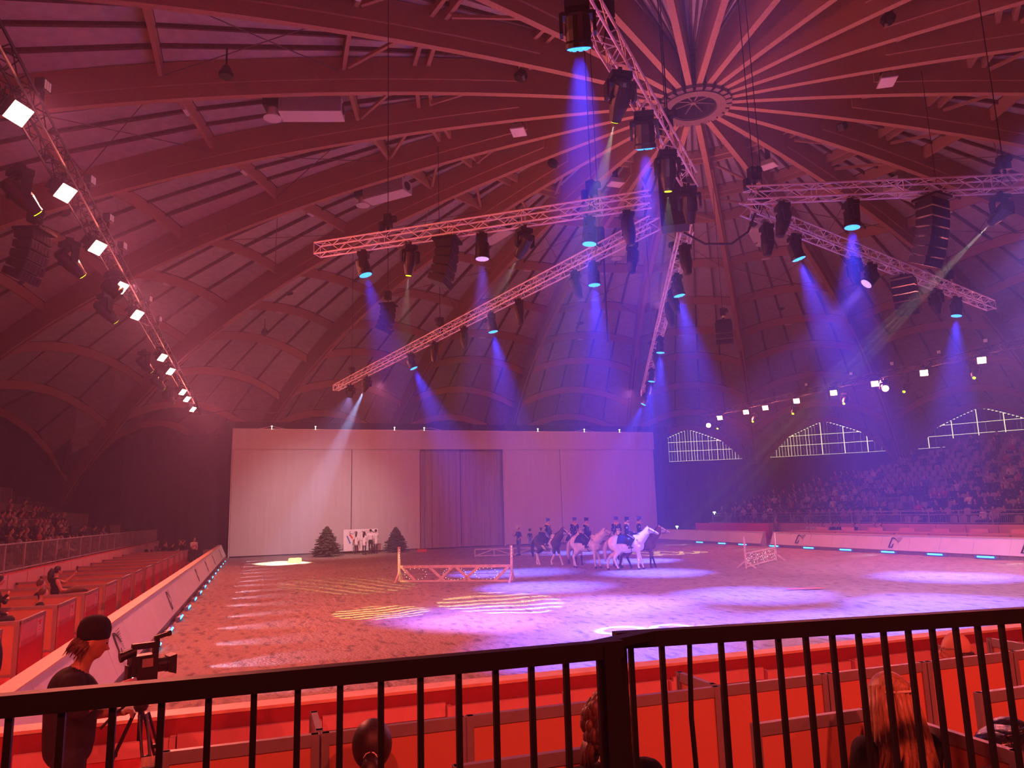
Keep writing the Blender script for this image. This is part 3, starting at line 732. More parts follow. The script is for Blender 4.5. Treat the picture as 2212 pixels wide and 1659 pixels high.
HB = {16: 'white heater box cut by the top edge at left', 18: 'largest white heater box with round nozzle, upper left', 20: 'white heater box with round fan end above the upper left truss', 22: 'white heater box behind the middle of the upper left truss', 0: 'white heater box behind the inner end of the long diagonal truss', 2: 'white heater box with round nozzle below the falling right truss', 4: 'white heater box half hidden behind the level right truss'}
for k, l in HB.items(): heater(k, l)
def roof_flood(bay, label):
    az = R(RIBA0 + 15 * (bay + .5)); r = 7.7; p = dpt(az, r, zs(r) + .0)
    root = empty('roof_flood_lamp', p, -az, label, 'lamp', 'white square lamps near the crown'); root.scale = (1.5, 1.5, 1.3)
    b = MB(); b.hexa([Vector(q) for q in ((-.27, -.22, 0), (.27, -.22, 0), (.27, .22, 0), (-.27, .22, 0), (-.2, -.15, .22), (.2, -.15, .22), (.2, .15, .22), (-.2, .15, .22))]); b.build('housing', M['heaterside'], root)
    b = MB(); b.bb((-.25, -.2, -.02), (.25, .2, -.002)); b.build('lamp_face', M['heater'], root)
    b = MB(); b.box((0, 0, .5), (.06, .3, .6)); b.build('bracket', M['black_metal'], root)
for k, l in {19: 'white square lamp near crown, left of the blue beam', 23: 'white square lamp under the crown above upper left truss', 3: 'white square lamp under the crown above the level right truss', 7: 'white square lamp near crown at upper right'}.items(): roof_flood(k, l)
def roof_speaker(bay, label, r=7.9):
    az = R(RIBA0 + 15 * (bay + .5)); p = dpt(az, r, zs(r) + .1)
    root = empty('roof_speaker', p, -az + .4, label, 'loudspeaker', 'black speakers near the crown')
    b = MB(); b.lathe([(.16, .0), (.26, .06), (.26, .32), (.18, .38)], 6, Matrix.Rotation(.5, 4, 'X')); b.build('cabinet', M['black'], root)
    b = MB()
    for k in range(5): b.box((-.16 + .08 * k, -.25, .12), (.06, .015, .2))
    b.build('grille', M['drape'], root)
    b = MB(); b.box((.05, .05, .6), (.1, .1, .7)); b.build('bracket', M['glulam_dark'], root)
for k, l in {17: 'black speaker bracketed near crown at upper left', 21: 'small black speaker near crown left of blue beam', 9: 'black speaker bracketed near crown at upper right corner', 5: 'black speaker near crown right of the ring', 1: 'black speaker near crown behind centre rib'}.items(): roof_speaker(k, l)
def cone_speaker(p, label):
    root = empty('roof_speaker', p, .3, label, 'loudspeaker', 'cone speakers under the roof')
    b = MB(); b.lathe([(.24, 0), (.26, .1), (.12, .4), (.06, .42)], 10); b.build('cabinet', M['black'], root)
    b = MB(); b.cyl((0, 0, .4), (0, 0, 1.1), .03, n=6); b.build('stem', M['black_metal'], root)
cone_speaker((.07, 52.6, 15.3), 'dark bell speaker under the roof panels at lower left of dome'); cone_speaker((-1.5, 25.4, 17.9), 'black bell speaker on post between the two uppermost left ribs')
# round dark vents in the roof panels (mid bay, r = 27)
for bay in (19, 21, 23, 0, 2, 4):
    az = R(RIBA0 + 15 * (bay + .42)); r = 31.0; b = MB(); p = dpt(az, r, dz_deck(r, -.08) - .06); nrm_ = Vector((-.35 * math.sin(az), -.35 * math.cos(az), -1)).normalized()
    b.cyl(p, p + nrm_ * .06, .28, n=14); b.build('round_vent', M['black'], ceil)
# light fittings on the purlins
for bay in range(18, 29):
    for r in (21.4, 32.9):
        az = R(RIBA0 + 15 * (bay + .45)); b = MB(); b.box((0, 0, 0), (.5, .12, .08), Matrix.Rotation(-az, 3, 'Z')); o = b.build('purlin_lamp', M['heater'], ceil); o.location = dpt(az, r * .993, dz_deck(r, -.05) - .68)
# cables
b = MB(); b.tube([(10.5, 16.2, 9.9), (11.0, 16.0, 9.55), (11.6, 15.7, 9.5), (12.0, 15.5, 9.8), (12.2, 15.4, 10.3)], .03, 6); tag(b.build('power_cable', M['black']), 'thick black cable sagging between the centre cluster and right trusses', 'cable')
b = MB(); b.tube([(4.3, 45.8, 10.4), (2.8, 47.2, 9.6), (.8, 48.8, 9.3), (-1.2, 50.2, 9.7), (-3.6, 51.8, 9.6)], .025, 6); tag(b.build('power_cable', M['black']), 'thin cable looping from the long diagonal truss to the left side truss', 'cable')
b = MB(); b.cyl((12.77, 25.52, 12.6), (13.0, 26.0, 9.3), .035, n=6); tag(b.build('hanging_pole', M['black_metal']), 'thin black pole hanging in the blue haze beside the long diagonal truss', 'pole')
# skylight louvres beside the crown, above the camera's head
for bay, r in ((12, 6.0), (12, 8.8), (13, 9.4), (11, 9.5)):
    az = R(RIBA0 + 15 * (bay + .5)); root_m = Matrix.Rotation(-az, 3, 'Z')
    for k in range(7):
        b = MB(); b.box((0, 0, 0), (1.5 * r / 8, .10, .03), root_m @ Matrix.Rotation(.5, 3, 'X')); o = b.build('louvre', M['heaterside'], ceil); o.location = dpt(az, r + .18 * k, zs(r) + 1.25)
# ================================================================ arena barriers
M['redboard'] = mat('dark_red_board', (.34, .035, .05), .6, var=.1)
M['kick'] = mat('barrier_kickboard', (.30, .24, .26), .7, var=.2)
def logo(b, o, ux, uy, s):
    """bracket-shaped D with a fan of fine lines; o lower left, ux/uy unit axes, s height"""
    ux, uy = Vector(ux), Vector(uy); nz = ux.cross(uy).normalized()
    def poly(pts, m=0):
        b.prism([(x * s, y * s) for x, y in pts], Vector(o), ux, uy, .008, m)
    sl = .20
    poly([(0, 0), (.14, .0), (.14 + sl, 1), (sl, 1)])
    poly([(.02, 0), (.50, 0), (.52, .09), (.04, .09)])
    poly([(.36, .0), (.50, 0), (.58, .42), (.50, .36), (.45, .30)])
    top = [(sl + .12 + .7 * t, 1 - .42 * t ** 2.2) for t in [k / 8 for k in range(9)]]
    low = [(x - .03, y - .12 * (1 - k / 8) - .02) for k, (x, y) in enumerate(top)]
    for k in range(8): poly([low[k], low[k + 1], top[k + 1], top[k]])
    for k in range(9):
        y = .98 - .085 * k; x0 = .80 + .035 * k; x1 = 1.45 - .055 * k
        poly([(x0, y), (x1, y + .01), (x1 - .01, y + .035), (x0, y + .022)], 1)
def barrier_run(name, label, p0, p1, inward, n, logos, ls=.52, cap=True, group=None):
    """slanted white boards from p0 to p1 (base line on the arena side); inward = unit vector towards the sand"""
    p0, p1 = Vector(p0), Vector(p1); d = p1 - p0; L = d.length; d.normalize(); iw = Vector(inward)
    root = empty(name, p0, 0, label, 'barrier', group)
    st = L / n; out = -iw
    for k in range(n):
        a, c = d * (st * k + .008), d * (st * (k + 1) - .008)
        lo, hi = Vector((0, 0, .20)), out * .32 + Vector((0, 0, .94))
        th = out * .03
        b = MB(); b.hexa([a + lo, c + lo, c + lo + th, a + lo + th, a + hi, c + hi, c + hi + th, a + hi + th])
        pn = b.build('panel', M['barrier'], root)
        if k in logos:
            uy = (hi - lo).normalized(); ux = uy.cross(iw * 1.0 + Vector((0, 0, .4))).normalized()
            if ux.dot(d) < 0: pass
            cen = (a + c) / 2 + lo + uy * .14 + iw * .012
            b = MB(); logo(b, cen - ux * (ls * .7), ux, uy, ls); b.build('logo', [M['ink'], M['greyink']], pn)
    b = MB(); z = Vector((0, 0, 1)); q = out * .30 + z * .94; w = out * .24
    b.hexa([q, d * L + q, d * L + q + w, q + w, q + z * .03, d * L + q + z * .03, d * L + q + w + z * .03, q + w + z * .03]); b.build('cap_board', M['cap'], root)
    b = MB(); q = out * .50; w = out * .03
    b.hexa([q, d * L + q, d * L + q + w, q + w, q + z * .94, d * L + q + z * .94, d * L + q + w + z * .94, q + w + z * .94]); b.build('back_board', M['redboard'], root)
    b = MB(); q = out * .04; b.hexa([q, d * L + q, d * L + q + w, q + w, q + z * .2, d * L + q + z * .2, d * L + q + w + z * .2, q + w + z * .2]); b.build('kick_board', M['kick'], root)
    for e in (0, L):     # end cheeks
        b = MB(); s_ = d * (e + (.0 if e == 0 else -.02)); b.add([s_ + z * .0 + out * .04, s_ + out * .53, s_ + out * .53 + z * .94, s_ + out * .33 + z * .94, s_ + z * .2], [(0, 1, 2, 3, 4)]); b.build('end_cheek', M['barrier'], root)
    return root
barrier_run('arena_barrier', 'long slanted white barrier with logos along the left side of the sand', (AL, 8.3, 0), (AL, 58.2, 0), (1, 0, 0), 25, (3, 7, 12, 15, 18, 22))
barrier_run('arena_barrier', 'slanted white barrier with big logos along the right of the sand', (AR, 41.2, 0), (AR, 10.2, 0), (-1, 0, 0), 17, (1, 5, 9, 13), .56)
barrier_run('arena_barrier', 'short plain slanted barrier between the backdrop and the right gateway', (AR + .1, 57.8, 0), (AR + .1, 42.3, 0), (-1, 0, 0), 8, ())
nbr = barrier_run('arena_barrier', 'near barrier in front of the red boxes, seen from behind', (AL, 8.3, 0), (AR, 8.3, 0), (0, 1, 0), 16, ())
for k in range(24):   # pale plank and red cloth on the back of the near barrier
    x = -1.9 + 1.27 * k
    b = MB(); b.bb((x, 7.70, .66 + .02 * (k % 3)), (x + 1.2, 7.745, .79 + .02 * (k % 3))); b.build('plank', M['boothpink'], nbr, world=True)
    b = MB(); b.bb((x + 1.21, 7.64, 0), (x + 1.26, 7.76, .80)); b.build('post', M['boothpink'], nbr, world=True)
b = MB(); b.bb((-2.3, 7.71, 0), (29, 7.74, .66)); b.build('red_cloth', M['boothred'], nbr, world=True)
b = MB(); b.box((AR + .9, 41.75, .45), (.5, .9, .04)); 
for k in range(3): b.box((AR + .6 + .3 * k, 41.75, .15 + .18 * k), (.3, .9, .04))
tag(b.build('gateway_steps', M['frame']), 'small metal steps standing in the gap of the right barrier', 'steps')

# LED battens lying along the foot of the barriers
def batten(x, a, s_, label, grp):
    root = empty('led_batten', (x, a, 0.04), 0, label, 'light bar', grp); root.scale = (.8, .85 if s_ > 0 else 1.0, .75 if s_ > 0 else 1.0)
    b = MB(); b.bb((-.05, -.5, 0), (.05, .5, .10)); b.bb((-.07, -.56, 0), (.07, -.5, .13)); b.bb((-.07, .5, 0), (.07, .56, .13)); b.build('housing', M['frame'], root)
    b = MB(); b.cyl((s_ * .06, -.42, .07), (s_ * .06, .42, .07), .035, n=8); b.build('led_tube', M['led_cyan'], root)
    b = MB(); b.bb((s_ * .03, -.56, .0), (s_ * .052, .56, .125)); b.build('glow_strip', M['led_blue'], root)
for i, a in enumerate(LEDL):
    batten(AL + .12, a, 1, 'glowing blue LED bar at foot of left barrier, %s from the camera' % ORD[i], 'LED bars along the left barrier')
    if a > 12: spot('batten_lamp', (AL + .25, a, .55), (AL + 3.0, a + .25, 0), (.46, .50, 1.0), 330, 34, .5, .05)
for i, a in enumerate(LEDR):
    batten(AR - .12, a, -1, 'glowing cyan LED bar at foot of right barrier, %s from the backdrop' % ORD[i], 'LED bars along the right barrier')
    if i % 3 == 0: spot('batten_lamp', (AR - .25, a, .55), (AR - 2.6, a - .4, 0), (.60, .68, 1.0), 200, 40, .5, .05)

# ================================================================ stage backdrop
BA = 58.6
root = empty('stage_backdrop', (15.6, BA, 0), 0, 'huge pale cloth backdrop with a grey curtained opening behind the sand', 'backdrop')
def cloth(name, x0, x1, z0, z1, y, mt, nx=24, amp=.03, freq=2.2, nzv=8, ph=0):
    b = MB(); k = 0
    for j in range(nzv + 1):
        for i in range(nx + 1):
            x = x0 + (x1 - x0) * i / nx; z = z0 + (z1 - z0) * j / nzv; f = 1 - .5 * j / nzv
            b.v.append((x, y + amp * f * math.sin(x * freq + ph + .4 * math.sin(z)) + .4 * amp * math.sin(x * freq * 2.3 + 1.3), z))
    for j in range(nzv):
        for i in range(nx): b.f.append((j * (nx + 1) + i, j * (nx + 1) + i + 1, (j + 1) * (nx + 1) + i + 1, (j + 1) * (nx + 1) + i)); b.m.append(0)
    return b.build(name, mt, root, True, True)
for x0, x1 in ((-1.9, 6.75), (6.8, 12.1), (19.2, 24.2), (24.25, 33.2)): cloth('cloth_panel', x0, x1, .10, 8.0, BA, M['backdrop'], 30, .035, 1.7, 8, x0)
cloth('valance', -1.95, 33.25, 7.86, 9.36, BA - .14, M['backdrop'], 90, .03, 1.1, 4)
cloth('curtain', 12.0, 15.55, .08, 7.95, BA + .45, M['curtain'], 70, .09, 9.5, 6)
cloth('curtain', 15.6, 19.3, .08, 7.95, BA + .55, M['curtain'], 70, .09, 8.3, 6, 1)
for x in (-1.95, 12.1, 19.2, 33.25):
    b = MB(); b.cyl((x, BA + .15, 0), (x, BA + .15, 9.3), .05, n=8); b.build('upright', M['alu'], root, world=True)
b = MB(); b.cyl((-2, BA + .05, 9.38), (33.3, BA + .05, 9.38), .05, n=8); b.build('top_rail', M['alu'], root, world=True)
M['tiny'] = mat('pilot_lamp', (.9, .85, .9), .4, emit=(1, .9, .95), estr=4)
for x in (.8, 4.0, 10.1, 12.5, 22.3, 26.6, 30.0):
    b = MB(); b.box((x, BA, 9.62), (.10, .08, .05)); b.box((x, BA, 9.5), (.03, .03, .25)); b.build('pilot_lamp', M['tiny'], root, world=True)
for x in (.8, 13.0, 26.6):
    b = MB(); b.tube([(x - 1.0, BA, 9.4), (x, BA, 9.62), (x + 1.0, BA, 9.4)], .02, 4); b.build('sling', M['alu'], root, world=True)
# black drapes either side
def drape(pts, z1, label):
    b = MB(); v = []
    P_ = []
    for (a, c) in zip(pts[:-1], pts[1:]):
        n = int((Vector(c) - Vector(a)).length / .18)
        for k in range(n): P_.append((Vector(a).lerp(Vector(c), k / n)))
    P_.append(Vector(pts[-1]))
    k = len(P_)
    for z in (0.02, z1):
        for i, p in enumerate(P_): b.v.append((p.x + .05 * math.sin(i * 1.7), p.y + .06 * math.sin(i * 1.3 + z * .1), z))
    for i in range(k - 1): b.f.append((i, i + 1, k + i + 1, k + i)); b.m.append(0)
    tag(b.build('black_drape', M['drape'], None, True), label, 'curtain')
drape([(-2.4, 60.6), (-6, 61.2), (-9.6, 61.8)], 9.2, 'tall black drape between the left stand and the backdrop')
drape([(33.6, 60.5), (40, 60.5), (47, 58)], 6.6, 'tall black drape right of the backdrop behind the far barrier')
drape([(-3, 64), (38, 64)], 10.6, 'wide black drape hanging behind the pale backdrop')

# ================================================================ show-jumping obstacles
M['fencewood'] = mat('fence_wood', (.66, .44, .34), .6, var=.2, vscale=6)
M['fencepale'] = mat('pale_fence_wood', (.72, .62, .58), .6, var=.12, vscale=6)
M['fairy'] = mat('fairy_light', (.9, .9, .95), .4, emit=(1, .95, .95), estr=3)
def fairy(parent, pts):
    b = MB()
    for p in pts: b.ell(p, .010, 5, 3)
    o = b.build('fairy_lights', M['fairy'], parent, world=True); o['kind'] = 'stuff'
def seg(p, q, t): return Vector(p).lerp(Vector(q), t)
# front jump with braced panel
pL, pR = Vector((5.55, 31.1, 0)), Vector((9.55, 28.5, 0))
root = empty('jump_fence', (pL + pR) / 2, 0, 'long wooden jump fence with crossed braces and fairy lights in front', 'jump fence')
dv = (pR - pL).normalized(); nv = Vector((-dv.y, dv.x, 0))
for p in (pL, pR):
    b = MB(); b.beam(p, p + Vector((0, 0, 1.42)), .09, .09, 0, nv); b.build('upright', M['fencewood'], root, world=True)
    for s_ in (-1, 1):
        b = MB(); b.beam(p + nv * (s_ * .38) + Vector((0, 0, .03)), p + Vector((0, 0, .42)), .07, .07); b.build('foot_brace', M['fencewood'], root, world=True)
    b = MB(); b.beam(p - nv * .45 + Vector((0, 0, .04)), p + nv * .45 + Vector((0, 0, .04)), .09, .07); b.build('foot', M['fencewood'], root, world=True)
for z, w, mt in ((.62, .11, 'fencewood'), (.05, .07, 'fencewood')):
    b = MB(); b.beam(pL + Vector((0, 0, z)), pR + Vector((0, 0, z)), .05, w); b.build('rail', M[mt], root, world=True)
b = MB(); b.cyl(pL + Vector((0, 0, .33)), pR + Vector((0, 0, .33)), .012, n=5); b.build('wire', M['frame'], root, world=True)
for t0, t1 in ((.03, .15), (.28, .41), (.48, .36), (.52, .64), (.71, .58), (.97, .85)):
    b = MB(); b.beam(seg(pL, pR, t0) + Vector((0, 0, .58)), seg(pL, pR, t1) + Vector((0, 0, .06)), .05, .10); b.build('brace', M['fencewood'], root, world=True)
fairy(root, [seg(pL, pR, .15 + .1 * math.cos(a)) + Vector((0, 0, .33 + .22 * math.sin(a))) for a in np.linspace(0, 6.2, 16)] + [seg(pL, pR, .5 + .1 * math.cos(a)) + Vector((0, 0, .33 + .24 * math.sin(a))) for a in np.linspace(0, 6.2, 22)] + [seg(pL, pR, .78 + .1 * math.cos(a)) + Vector((0, 0, .33 + .22 * math.sin(a))) for a in np.linspace(0, 6.2, 18)] + [pL + Vector((0, -.06, .9 + .1 * k)) for k in range(5)] + [pR + Vector((0, -.06, 1.0 + .12 * k)) for k in range(4)])
# low bench-like obstacle behind
pL, pR = Vector((13.0, 46.0, 0)), Vector((17.6, 44.6, 0))
root = empty('jump_fence', (pL + pR) / 2, 0, 'low pale bench-like obstacle with diagonal braces near the backdrop', 'jump fence')
for z in (.46, .06):
    b = MB(); b.beam(pL + Vector((0, 0, z)), pR + Vector((0, 0, z)), .06, .07); b.build('rail', M['fencepale'], root, world=True)
for k in range(5):
    b = MB(); p = seg(pL, pR, k / 4); b.beam(p, p + Vector((0, 0, .46)), .07, .07, 0, (1, 0, 0)); b.build('upright', M['fencepale'], root, world=True)
for k in range(4):
    b = MB(); a, c = seg(pL, pR, k / 4), seg(pL, pR, (k + 1) / 4)
    if k % 2: a, c = c, a
    b.beam(a + Vector((0, 0, .06)), c + Vector((0, 0, .44)), .04, .06); b.build('brace', M['fencepale'], root, world=True)
# right jump seen obliquely
pL, pR = Vector((20.05, 27.95, 0)), Vector((24.0, 31.0, 0))
root = empty('jump_fence', (pL + pR) / 2, 0, 'jump fence with fairy-lit lattice standing askew on the right', 'jump fence')
dv = (pR - pL).normalized(); nv = Vector((-dv.y, dv.x, 0))
for p in (pL, pR):
    b = MB(); b.beam(p, p + Vector((0, 0, 1.38)), .07, .07, 0, nv); b.build('upright', M['fencewood'], root, world=True)
    for s_ in (-1, 1):
        b = MB(); b.beam(p + nv * (s_ * .42) + Vector((0, 0, .03)), p + Vector((0, 0, .36)), .05, .06); b.build('foot_brace', M['fencewood'], root, world=True)
for z in (.66, .40, .10):
    b = MB(); b.beam(pL + Vector((0, 0, z)), pR + Vector((0, 0, z)), .04, .06 if z != .4 else .03); b.build('rail', M['fencewood'], root, world=True)
for t in (.33, .66):
    b = MB(); b.beam(seg(pL, pR, t - .03) + Vector((0, 0, .66)), seg(pL, pR, t + .03) + Vector((0, 0, .02)), .05, .07); b.build('brace', M['fencewood'], root, world=True)
fairy(root, [seg(pL, pR, random.uniform(.03, .97)) + Vector((0, 0, random.uniform(.14, .62))) for k in range(70)] + [pR + Vector((0, -.05, .75 + .07 * k)) for k in range(9)])
# yellow podium block, red block
M['yellow'] = mat('yellow_foam', (.80, .62, .10), .6, var=.05); M['redblock'] = mat('red_block', (.66, .14, .10), .6, var=.08)
def block(name, p, sz, mt, label, cat='block'):
    b = MB(); x, y, z = sz[0] / 2, sz[1] / 2, sz[2]; c = .04
    b.prism([(-x + c, -y), (x - c, -y), (x, -y + c), (x, y - c), (x - c, y), (-x + c, y), (-x, y - c), (-x, -y + c)], (0, 0, 0), (1, 0, 0), (0, 1, 0), z)
    b.box((0, 0, z + .01), (sz[0] * .9, sz[1] * .9, .03))
    o = b.build(name, mt); o.location = p; o.rotation_euler = (0, 0, R(-19)); tag(o, label, cat); return o
block('podium_block', (2.23, 48.6, .02), (.68, .55, .24), M['yellow'], 'small yellow block in the white spotlight on the sand')
block('foam_block', (11.45, 54.7, .02), (.75, .4, .18), M['redblock'], 'low red block on the sand beside the right fir tree')
b = MB(); pts = [(16.0, 20.35), (16.5, 20.25), (16.9, 20.1), (17.2, 19.95), (17.0, 19.85), (16.5, 20.0), (16.1, 20.2)]
b.prism(pts, (0, 0, .05), (1, 0, 0), (0, 1, 0), .012); tag(b.build('red_cloth', M['redblock']), 'red scrap of cloth lying on the violet sand at right', 'cloth')

# fir trees
M['fir'] = mat('fir_needles', (.075, .085, .045), .8, var=.5, vscale=9); M['bark'] = mat('bark', (.10, .06, .04), .9, var=.3)
def fir(p, h, w, seed, label):
    rnd = random.Random(seed); root = empty('fir_tree', p, 0, label, 'tree', 'fir trees by the banner')
    b = MB(); b.tube([(0, 0, 0), (0, 0, h * .5), (.02, .01, h * 1.0)], [.06, .045, .008], 7); b.build('trunk', M['bark'], root)
    b = MB()
    for k in range(6):
        a = k * math.pi / 3; b.beam((0, 0, .1), (.28 * math.cos(a), .28 * math.sin(a), .02), .05, .05)
    b.build('tree_stand', M['bark'], root)
    nl = 24
    for L_ in range(nl):
        f = L_ / (nl - 1); z = .22 + (h - .32) * f ** .92; rad = w * (1 - f) ** .80 * (.95 + .12 * math.sin(L_ * 2)) + .07; nb = 17 - int(8 * f)
        b = MB()
        for k in range(nb):
            a = 2 * math.pi * (k + rnd.uniform(-.3, .3)) / nb + L_; rr = rad * rnd.uniform(.75, 1.15)
            d = Vector((math.cos(a), math.sin(a), 0)); sd = Vector((-d.y, d.x, 0)); lift = rnd.uniform(-.15, .30) * rr
            tip = d * rr + Vector((0, 0, z + lift - .1 * rr)); base = Vector((0, 0, z))
            for u in np.linspace(.15, 1, 9):      # needle fans along the branch
                c = base.lerp(tip, u); lw = rr * .36 * (1.15 - u) + .05
                for s_ in (-1, 1, 0):
                    e = c + sd * (s_ * lw) + d * (lw * .75) + Vector((0, 0, rnd.uniform(-.05, .04)))
                    o_ = Vector((0, 0, .05)); q = d * .045 + sd * .03
                    b.add([c - q, c + q, e, c + o_], [(0, 1, 2), (0, 2, 3), (1, 3, 2), (0, 3, 1)])
        b.build('branch_whorl', M['fir'], root)
fir((4.6, 54.1, .02), 2.12, .95, 3, 'larger bright green fir tree left of the white banner')
fir((9.8, 56.3, .02), 1.88, .80, 5, 'smaller dark fir tree right of the white banner')

# drawn banner
M['bannerink1'] = mat('banner_blue', (.08, .16, .55), .7, var=.2); M['bannerink2'] = mat('banner_red', (.70, .08, .07), .7, var=.2); M['bannerdark'] = mat('banner_dark', (.06, .06, .10), .7, var=.3)
root = empty('drawn_banner', (7.25, 56.6, 0), 0, 'white banner painted with blue and red strokes behind the white shirts', 'banner')
b = MB(); b.bb((-1.25, 0, .22), (1.25, .03, 1.78)); b.build('sheet', M['white'], root)
def stroke(pts, w, mt):
    b = MB()
    for a, c in zip(pts[:-1], pts[1:]): b.beam((a[0], -.012, a[1]), (c[0], -.012, c[1]), .012, w, 0, (0, 1, 0)) if False else b.hexa([Vector(q) for q in ((a[0] - w / 2, -.02, a[1] - w / 3), (a[0] + w / 2, -.02, a[1] + w / 3), (a[0] + w / 2, -.004, a[1] + w / 3), (a[0] - w / 2, -.004, a[1] - w / 3), (c[0] - w / 2, -.02, c[1] - w / 3), (c[0] + w / 2, -.02, c[1] + w / 3), (c[0] + w / 2, -.004, c[1] + w / 3), (c[0] - w / 2, -.004, c[1] - w / 3))])
    b.build('brush_stroke', mt, root)
stroke([(-1.0, 1.32), (-.76, .76)], .08, M['bannerink1']); stroke([(-.82, 1.42), (-.45, .95)], .10, M['bannerink2'])
stroke([(-1.02, 1.48), (-.75, 1.66), (-.82, 1.5), (-.6, 1.45)], .04, M['bannerdark']); stroke([(-.6, 1.4), (-.3, 1.7), (-.42, 1.62), (-.62, 1.36)], .04, M['bannerdark'])
stroke([(.3, 1.42), (.75, 1.62)], .08, M['bannerink1']); stroke([(.2, 1.6), (.6, 1.68)], .03, M['bannerink2']); stroke([(.75, 1.65), (1.0, 1.5)], .05, M['bannerdark']); stroke([(-.1, 1.5), (.1, 1.62), (.3, 1.45), (.4, 1.25)], .05, M['bannerdark'])
for x in (-.55, .9):
    b = MB(); b.beam((x, .3, .0), (x, 0, .7), .05, .04); b.beam((x, -.25, .0), (x, .0, .5), .05, .04); b.build('easel_leg', M['bark'], root)

# ================================================================ box seats at the left
BA_ = [13.3 + 2.70 * i for i in range(14)]
def booth(i, a):
    root = empty('box_seat_booth', (-4.0, a, 0), 0, 'red fronted box booth beside left barrier, %s from the camera' % ORD[i], 'booth', 'box booths along the left barrier')
    b = MB(); b.bb((-2.85, -.02, .10), (-.08, .02, .95)); b.build('side_board', M['boothboard'], root)
    b = MB(); b.bb((-2.9, -.03, .95), (0, .03, 1.02)); b.bb((-.08, -.035, 0), (0, .035, 1.0)); b.bb((-2.9, -.03, .06), (0, .03, .11)); b.bb((-2.9, -.03, 0), (-2.84, .03, 1.0)); b.build('side_frame', M['frame'], root)
    b = MB(); b.bb((-.015, .05, .55), (.02, 1.55, .95)); fb = b.build('front_board', M['boothpink'], root)
    b = MB(); b.bb((.022, 1.05, .60), (.03, 1.40, .93)); ps = b.build('poster', M['paper'], fb)
    b = MB(); b.bb((-.015, .05, .06), (.02, 1.55, .55)); b.build('front_skirt', M['boothred'], root)
    b = MB(); b.bb((-.03, .03, .95), (.035, 1.6, 1.02)); b.bb((-.03, 1.55, 0), (.03, 1.6, 1.0)); b.build('front_frame', M['frame'], root)
    b = MB(); b.bb((.031, 1.09, .86), (.034, 1.36, .89)); b.bb((.031, 1.18, .80), (.034, 1.27, .86)); b.bb((.031, 1.12, .70), (.034, 1.33, .72)); b.bb((.031, 1.15, .75), (.034, 1.30, .765)); b.build('poster_print', M['bannerink2'], fb)
    # table and folders lying on it
    if i > 0:
        tb = empty('booth_table', (-4.75, a + .75, 0), 0, 'narrow table inside left booth, %s from the camera' % ORD[i], 'table', 'tables in the left booths')
        b = MB(); b.bb((-1.6, -.28, .72), (.45, .28, .76)); b.build('table_top', M['boothboard'], tb)
        for sx in (-1.5, .35):
            b = MB(); b.bb((sx - .03, -.03, 0), (sx + .03, .03, .72)); b.build('leg', M['frame'], tb)
        for j in range(3):
            f = MB(); f.bb((-.16, -.11, 0), (.16, .11, .02)); f.box((0, 0, .06), (.30, .012, .11), Matrix.Rotation(.5, 3, 'X'))
            o = f.build('menu_folder', M['redboard']); o.location = (-5.9 + .65 * j, a + .72, .77); o.rotation_euler = (0, 0, random.uniform(-.6, .6)); tag(o, 'dark red folder on the table of left booth %s from the camera, %s' % (ORD[i], ('near the wall', 'at its middle', 'near the front')[j]), 'folder', 'folders on the booth tables')
for i, a in enumerate(BA_): booth(i, a)

# ================================================================ grandstands
def fence_run(name, label, p0, p1, z0, z1, nb, mt, double=False):
    p0, p1 = Vector(p0), Vector(p1); d = p1 - p0; L = d.length; d.normalize()
    root = empty(name, (p0.x, p0.y, z0), 0, label, 'railing', 'grandstand railings'); h = z1 - z0; z = Vector((0, 0, 1))
    zz = [h, .06] + ([h - .20] if double else [])
    for q in zz:
        b = MB(); b.cyl(z * q, d * L + z * q, .026, n=6); b.build('rail', mt, root)
    n = int(L / 2.0)
    for k in range(n + 1):
        b = MB(); b.beam(d * (L * k / n), d * (L * k / n) + z * h, .06, .06, 0, d); b.build('post', mt, root)
    b = MB(); st = .115; m_ = int(L / st)
    for k in range(m_):
        b.cyl(d * (st * k) + z * .06, d * (st * k) + z * (h - (.2 if double else 0)), .009, n=4, cap=False)
    o = b.build('balusters', mt, root); o['kind'] = 'stuff'
    return root
# left stand
lw = MB(); lw.bb((-7.15, 8, 0), (-6.95, 62, 1.32)); lwo = struct(lw.build('wall_left_parapet', M['boothred']), 'low red parapet wall under the left stand railing', 'wall')
for k in range(27):
    b = MB(); b.bb((-6.945, 8.05 + 2.0 * k, .30), (-6.915, 9.99 + 2.0 * k, 1.28)); b.build('parapet_panel', M['boothpink'], lwo)
fence_run('stand_railing', 'long grey railing along the front of the left stand', (-7.05, 8, 0), (-7.05, 62, 0), 1.33, 2.17, 0, M['railgrey'])
b = MB()
for i in range(13): b.bb((-8.0 - .85 * i - .95, 10, 0), (-8.0 - .85 * i, 66, .85 + .40 * i))
b.bb((-8.0, 8, 0), (-7.15, 66, .85)); struct(b.build('floor_left_stand', M['concrete']), 'stepped dark tiers of the left stand', 'floor')
for i, (x, a0, a1, z) in enumerate(((-10.6, 40, 46.5, 2.05), (-12.4, 44, 51, 2.9), (-14.8, 46, 55, 4.1), (-11.4, 53.5, 60, 2.45), (-9.4, 57, 60.5, 1.6))):
    fence_run('stair_railing', 'section of dark stair railing on left stand tiers, %s from the front' % ORD[i], (x, a0, 0), (x, a1, 0), z, z + .95, 0, M['railgrey'])
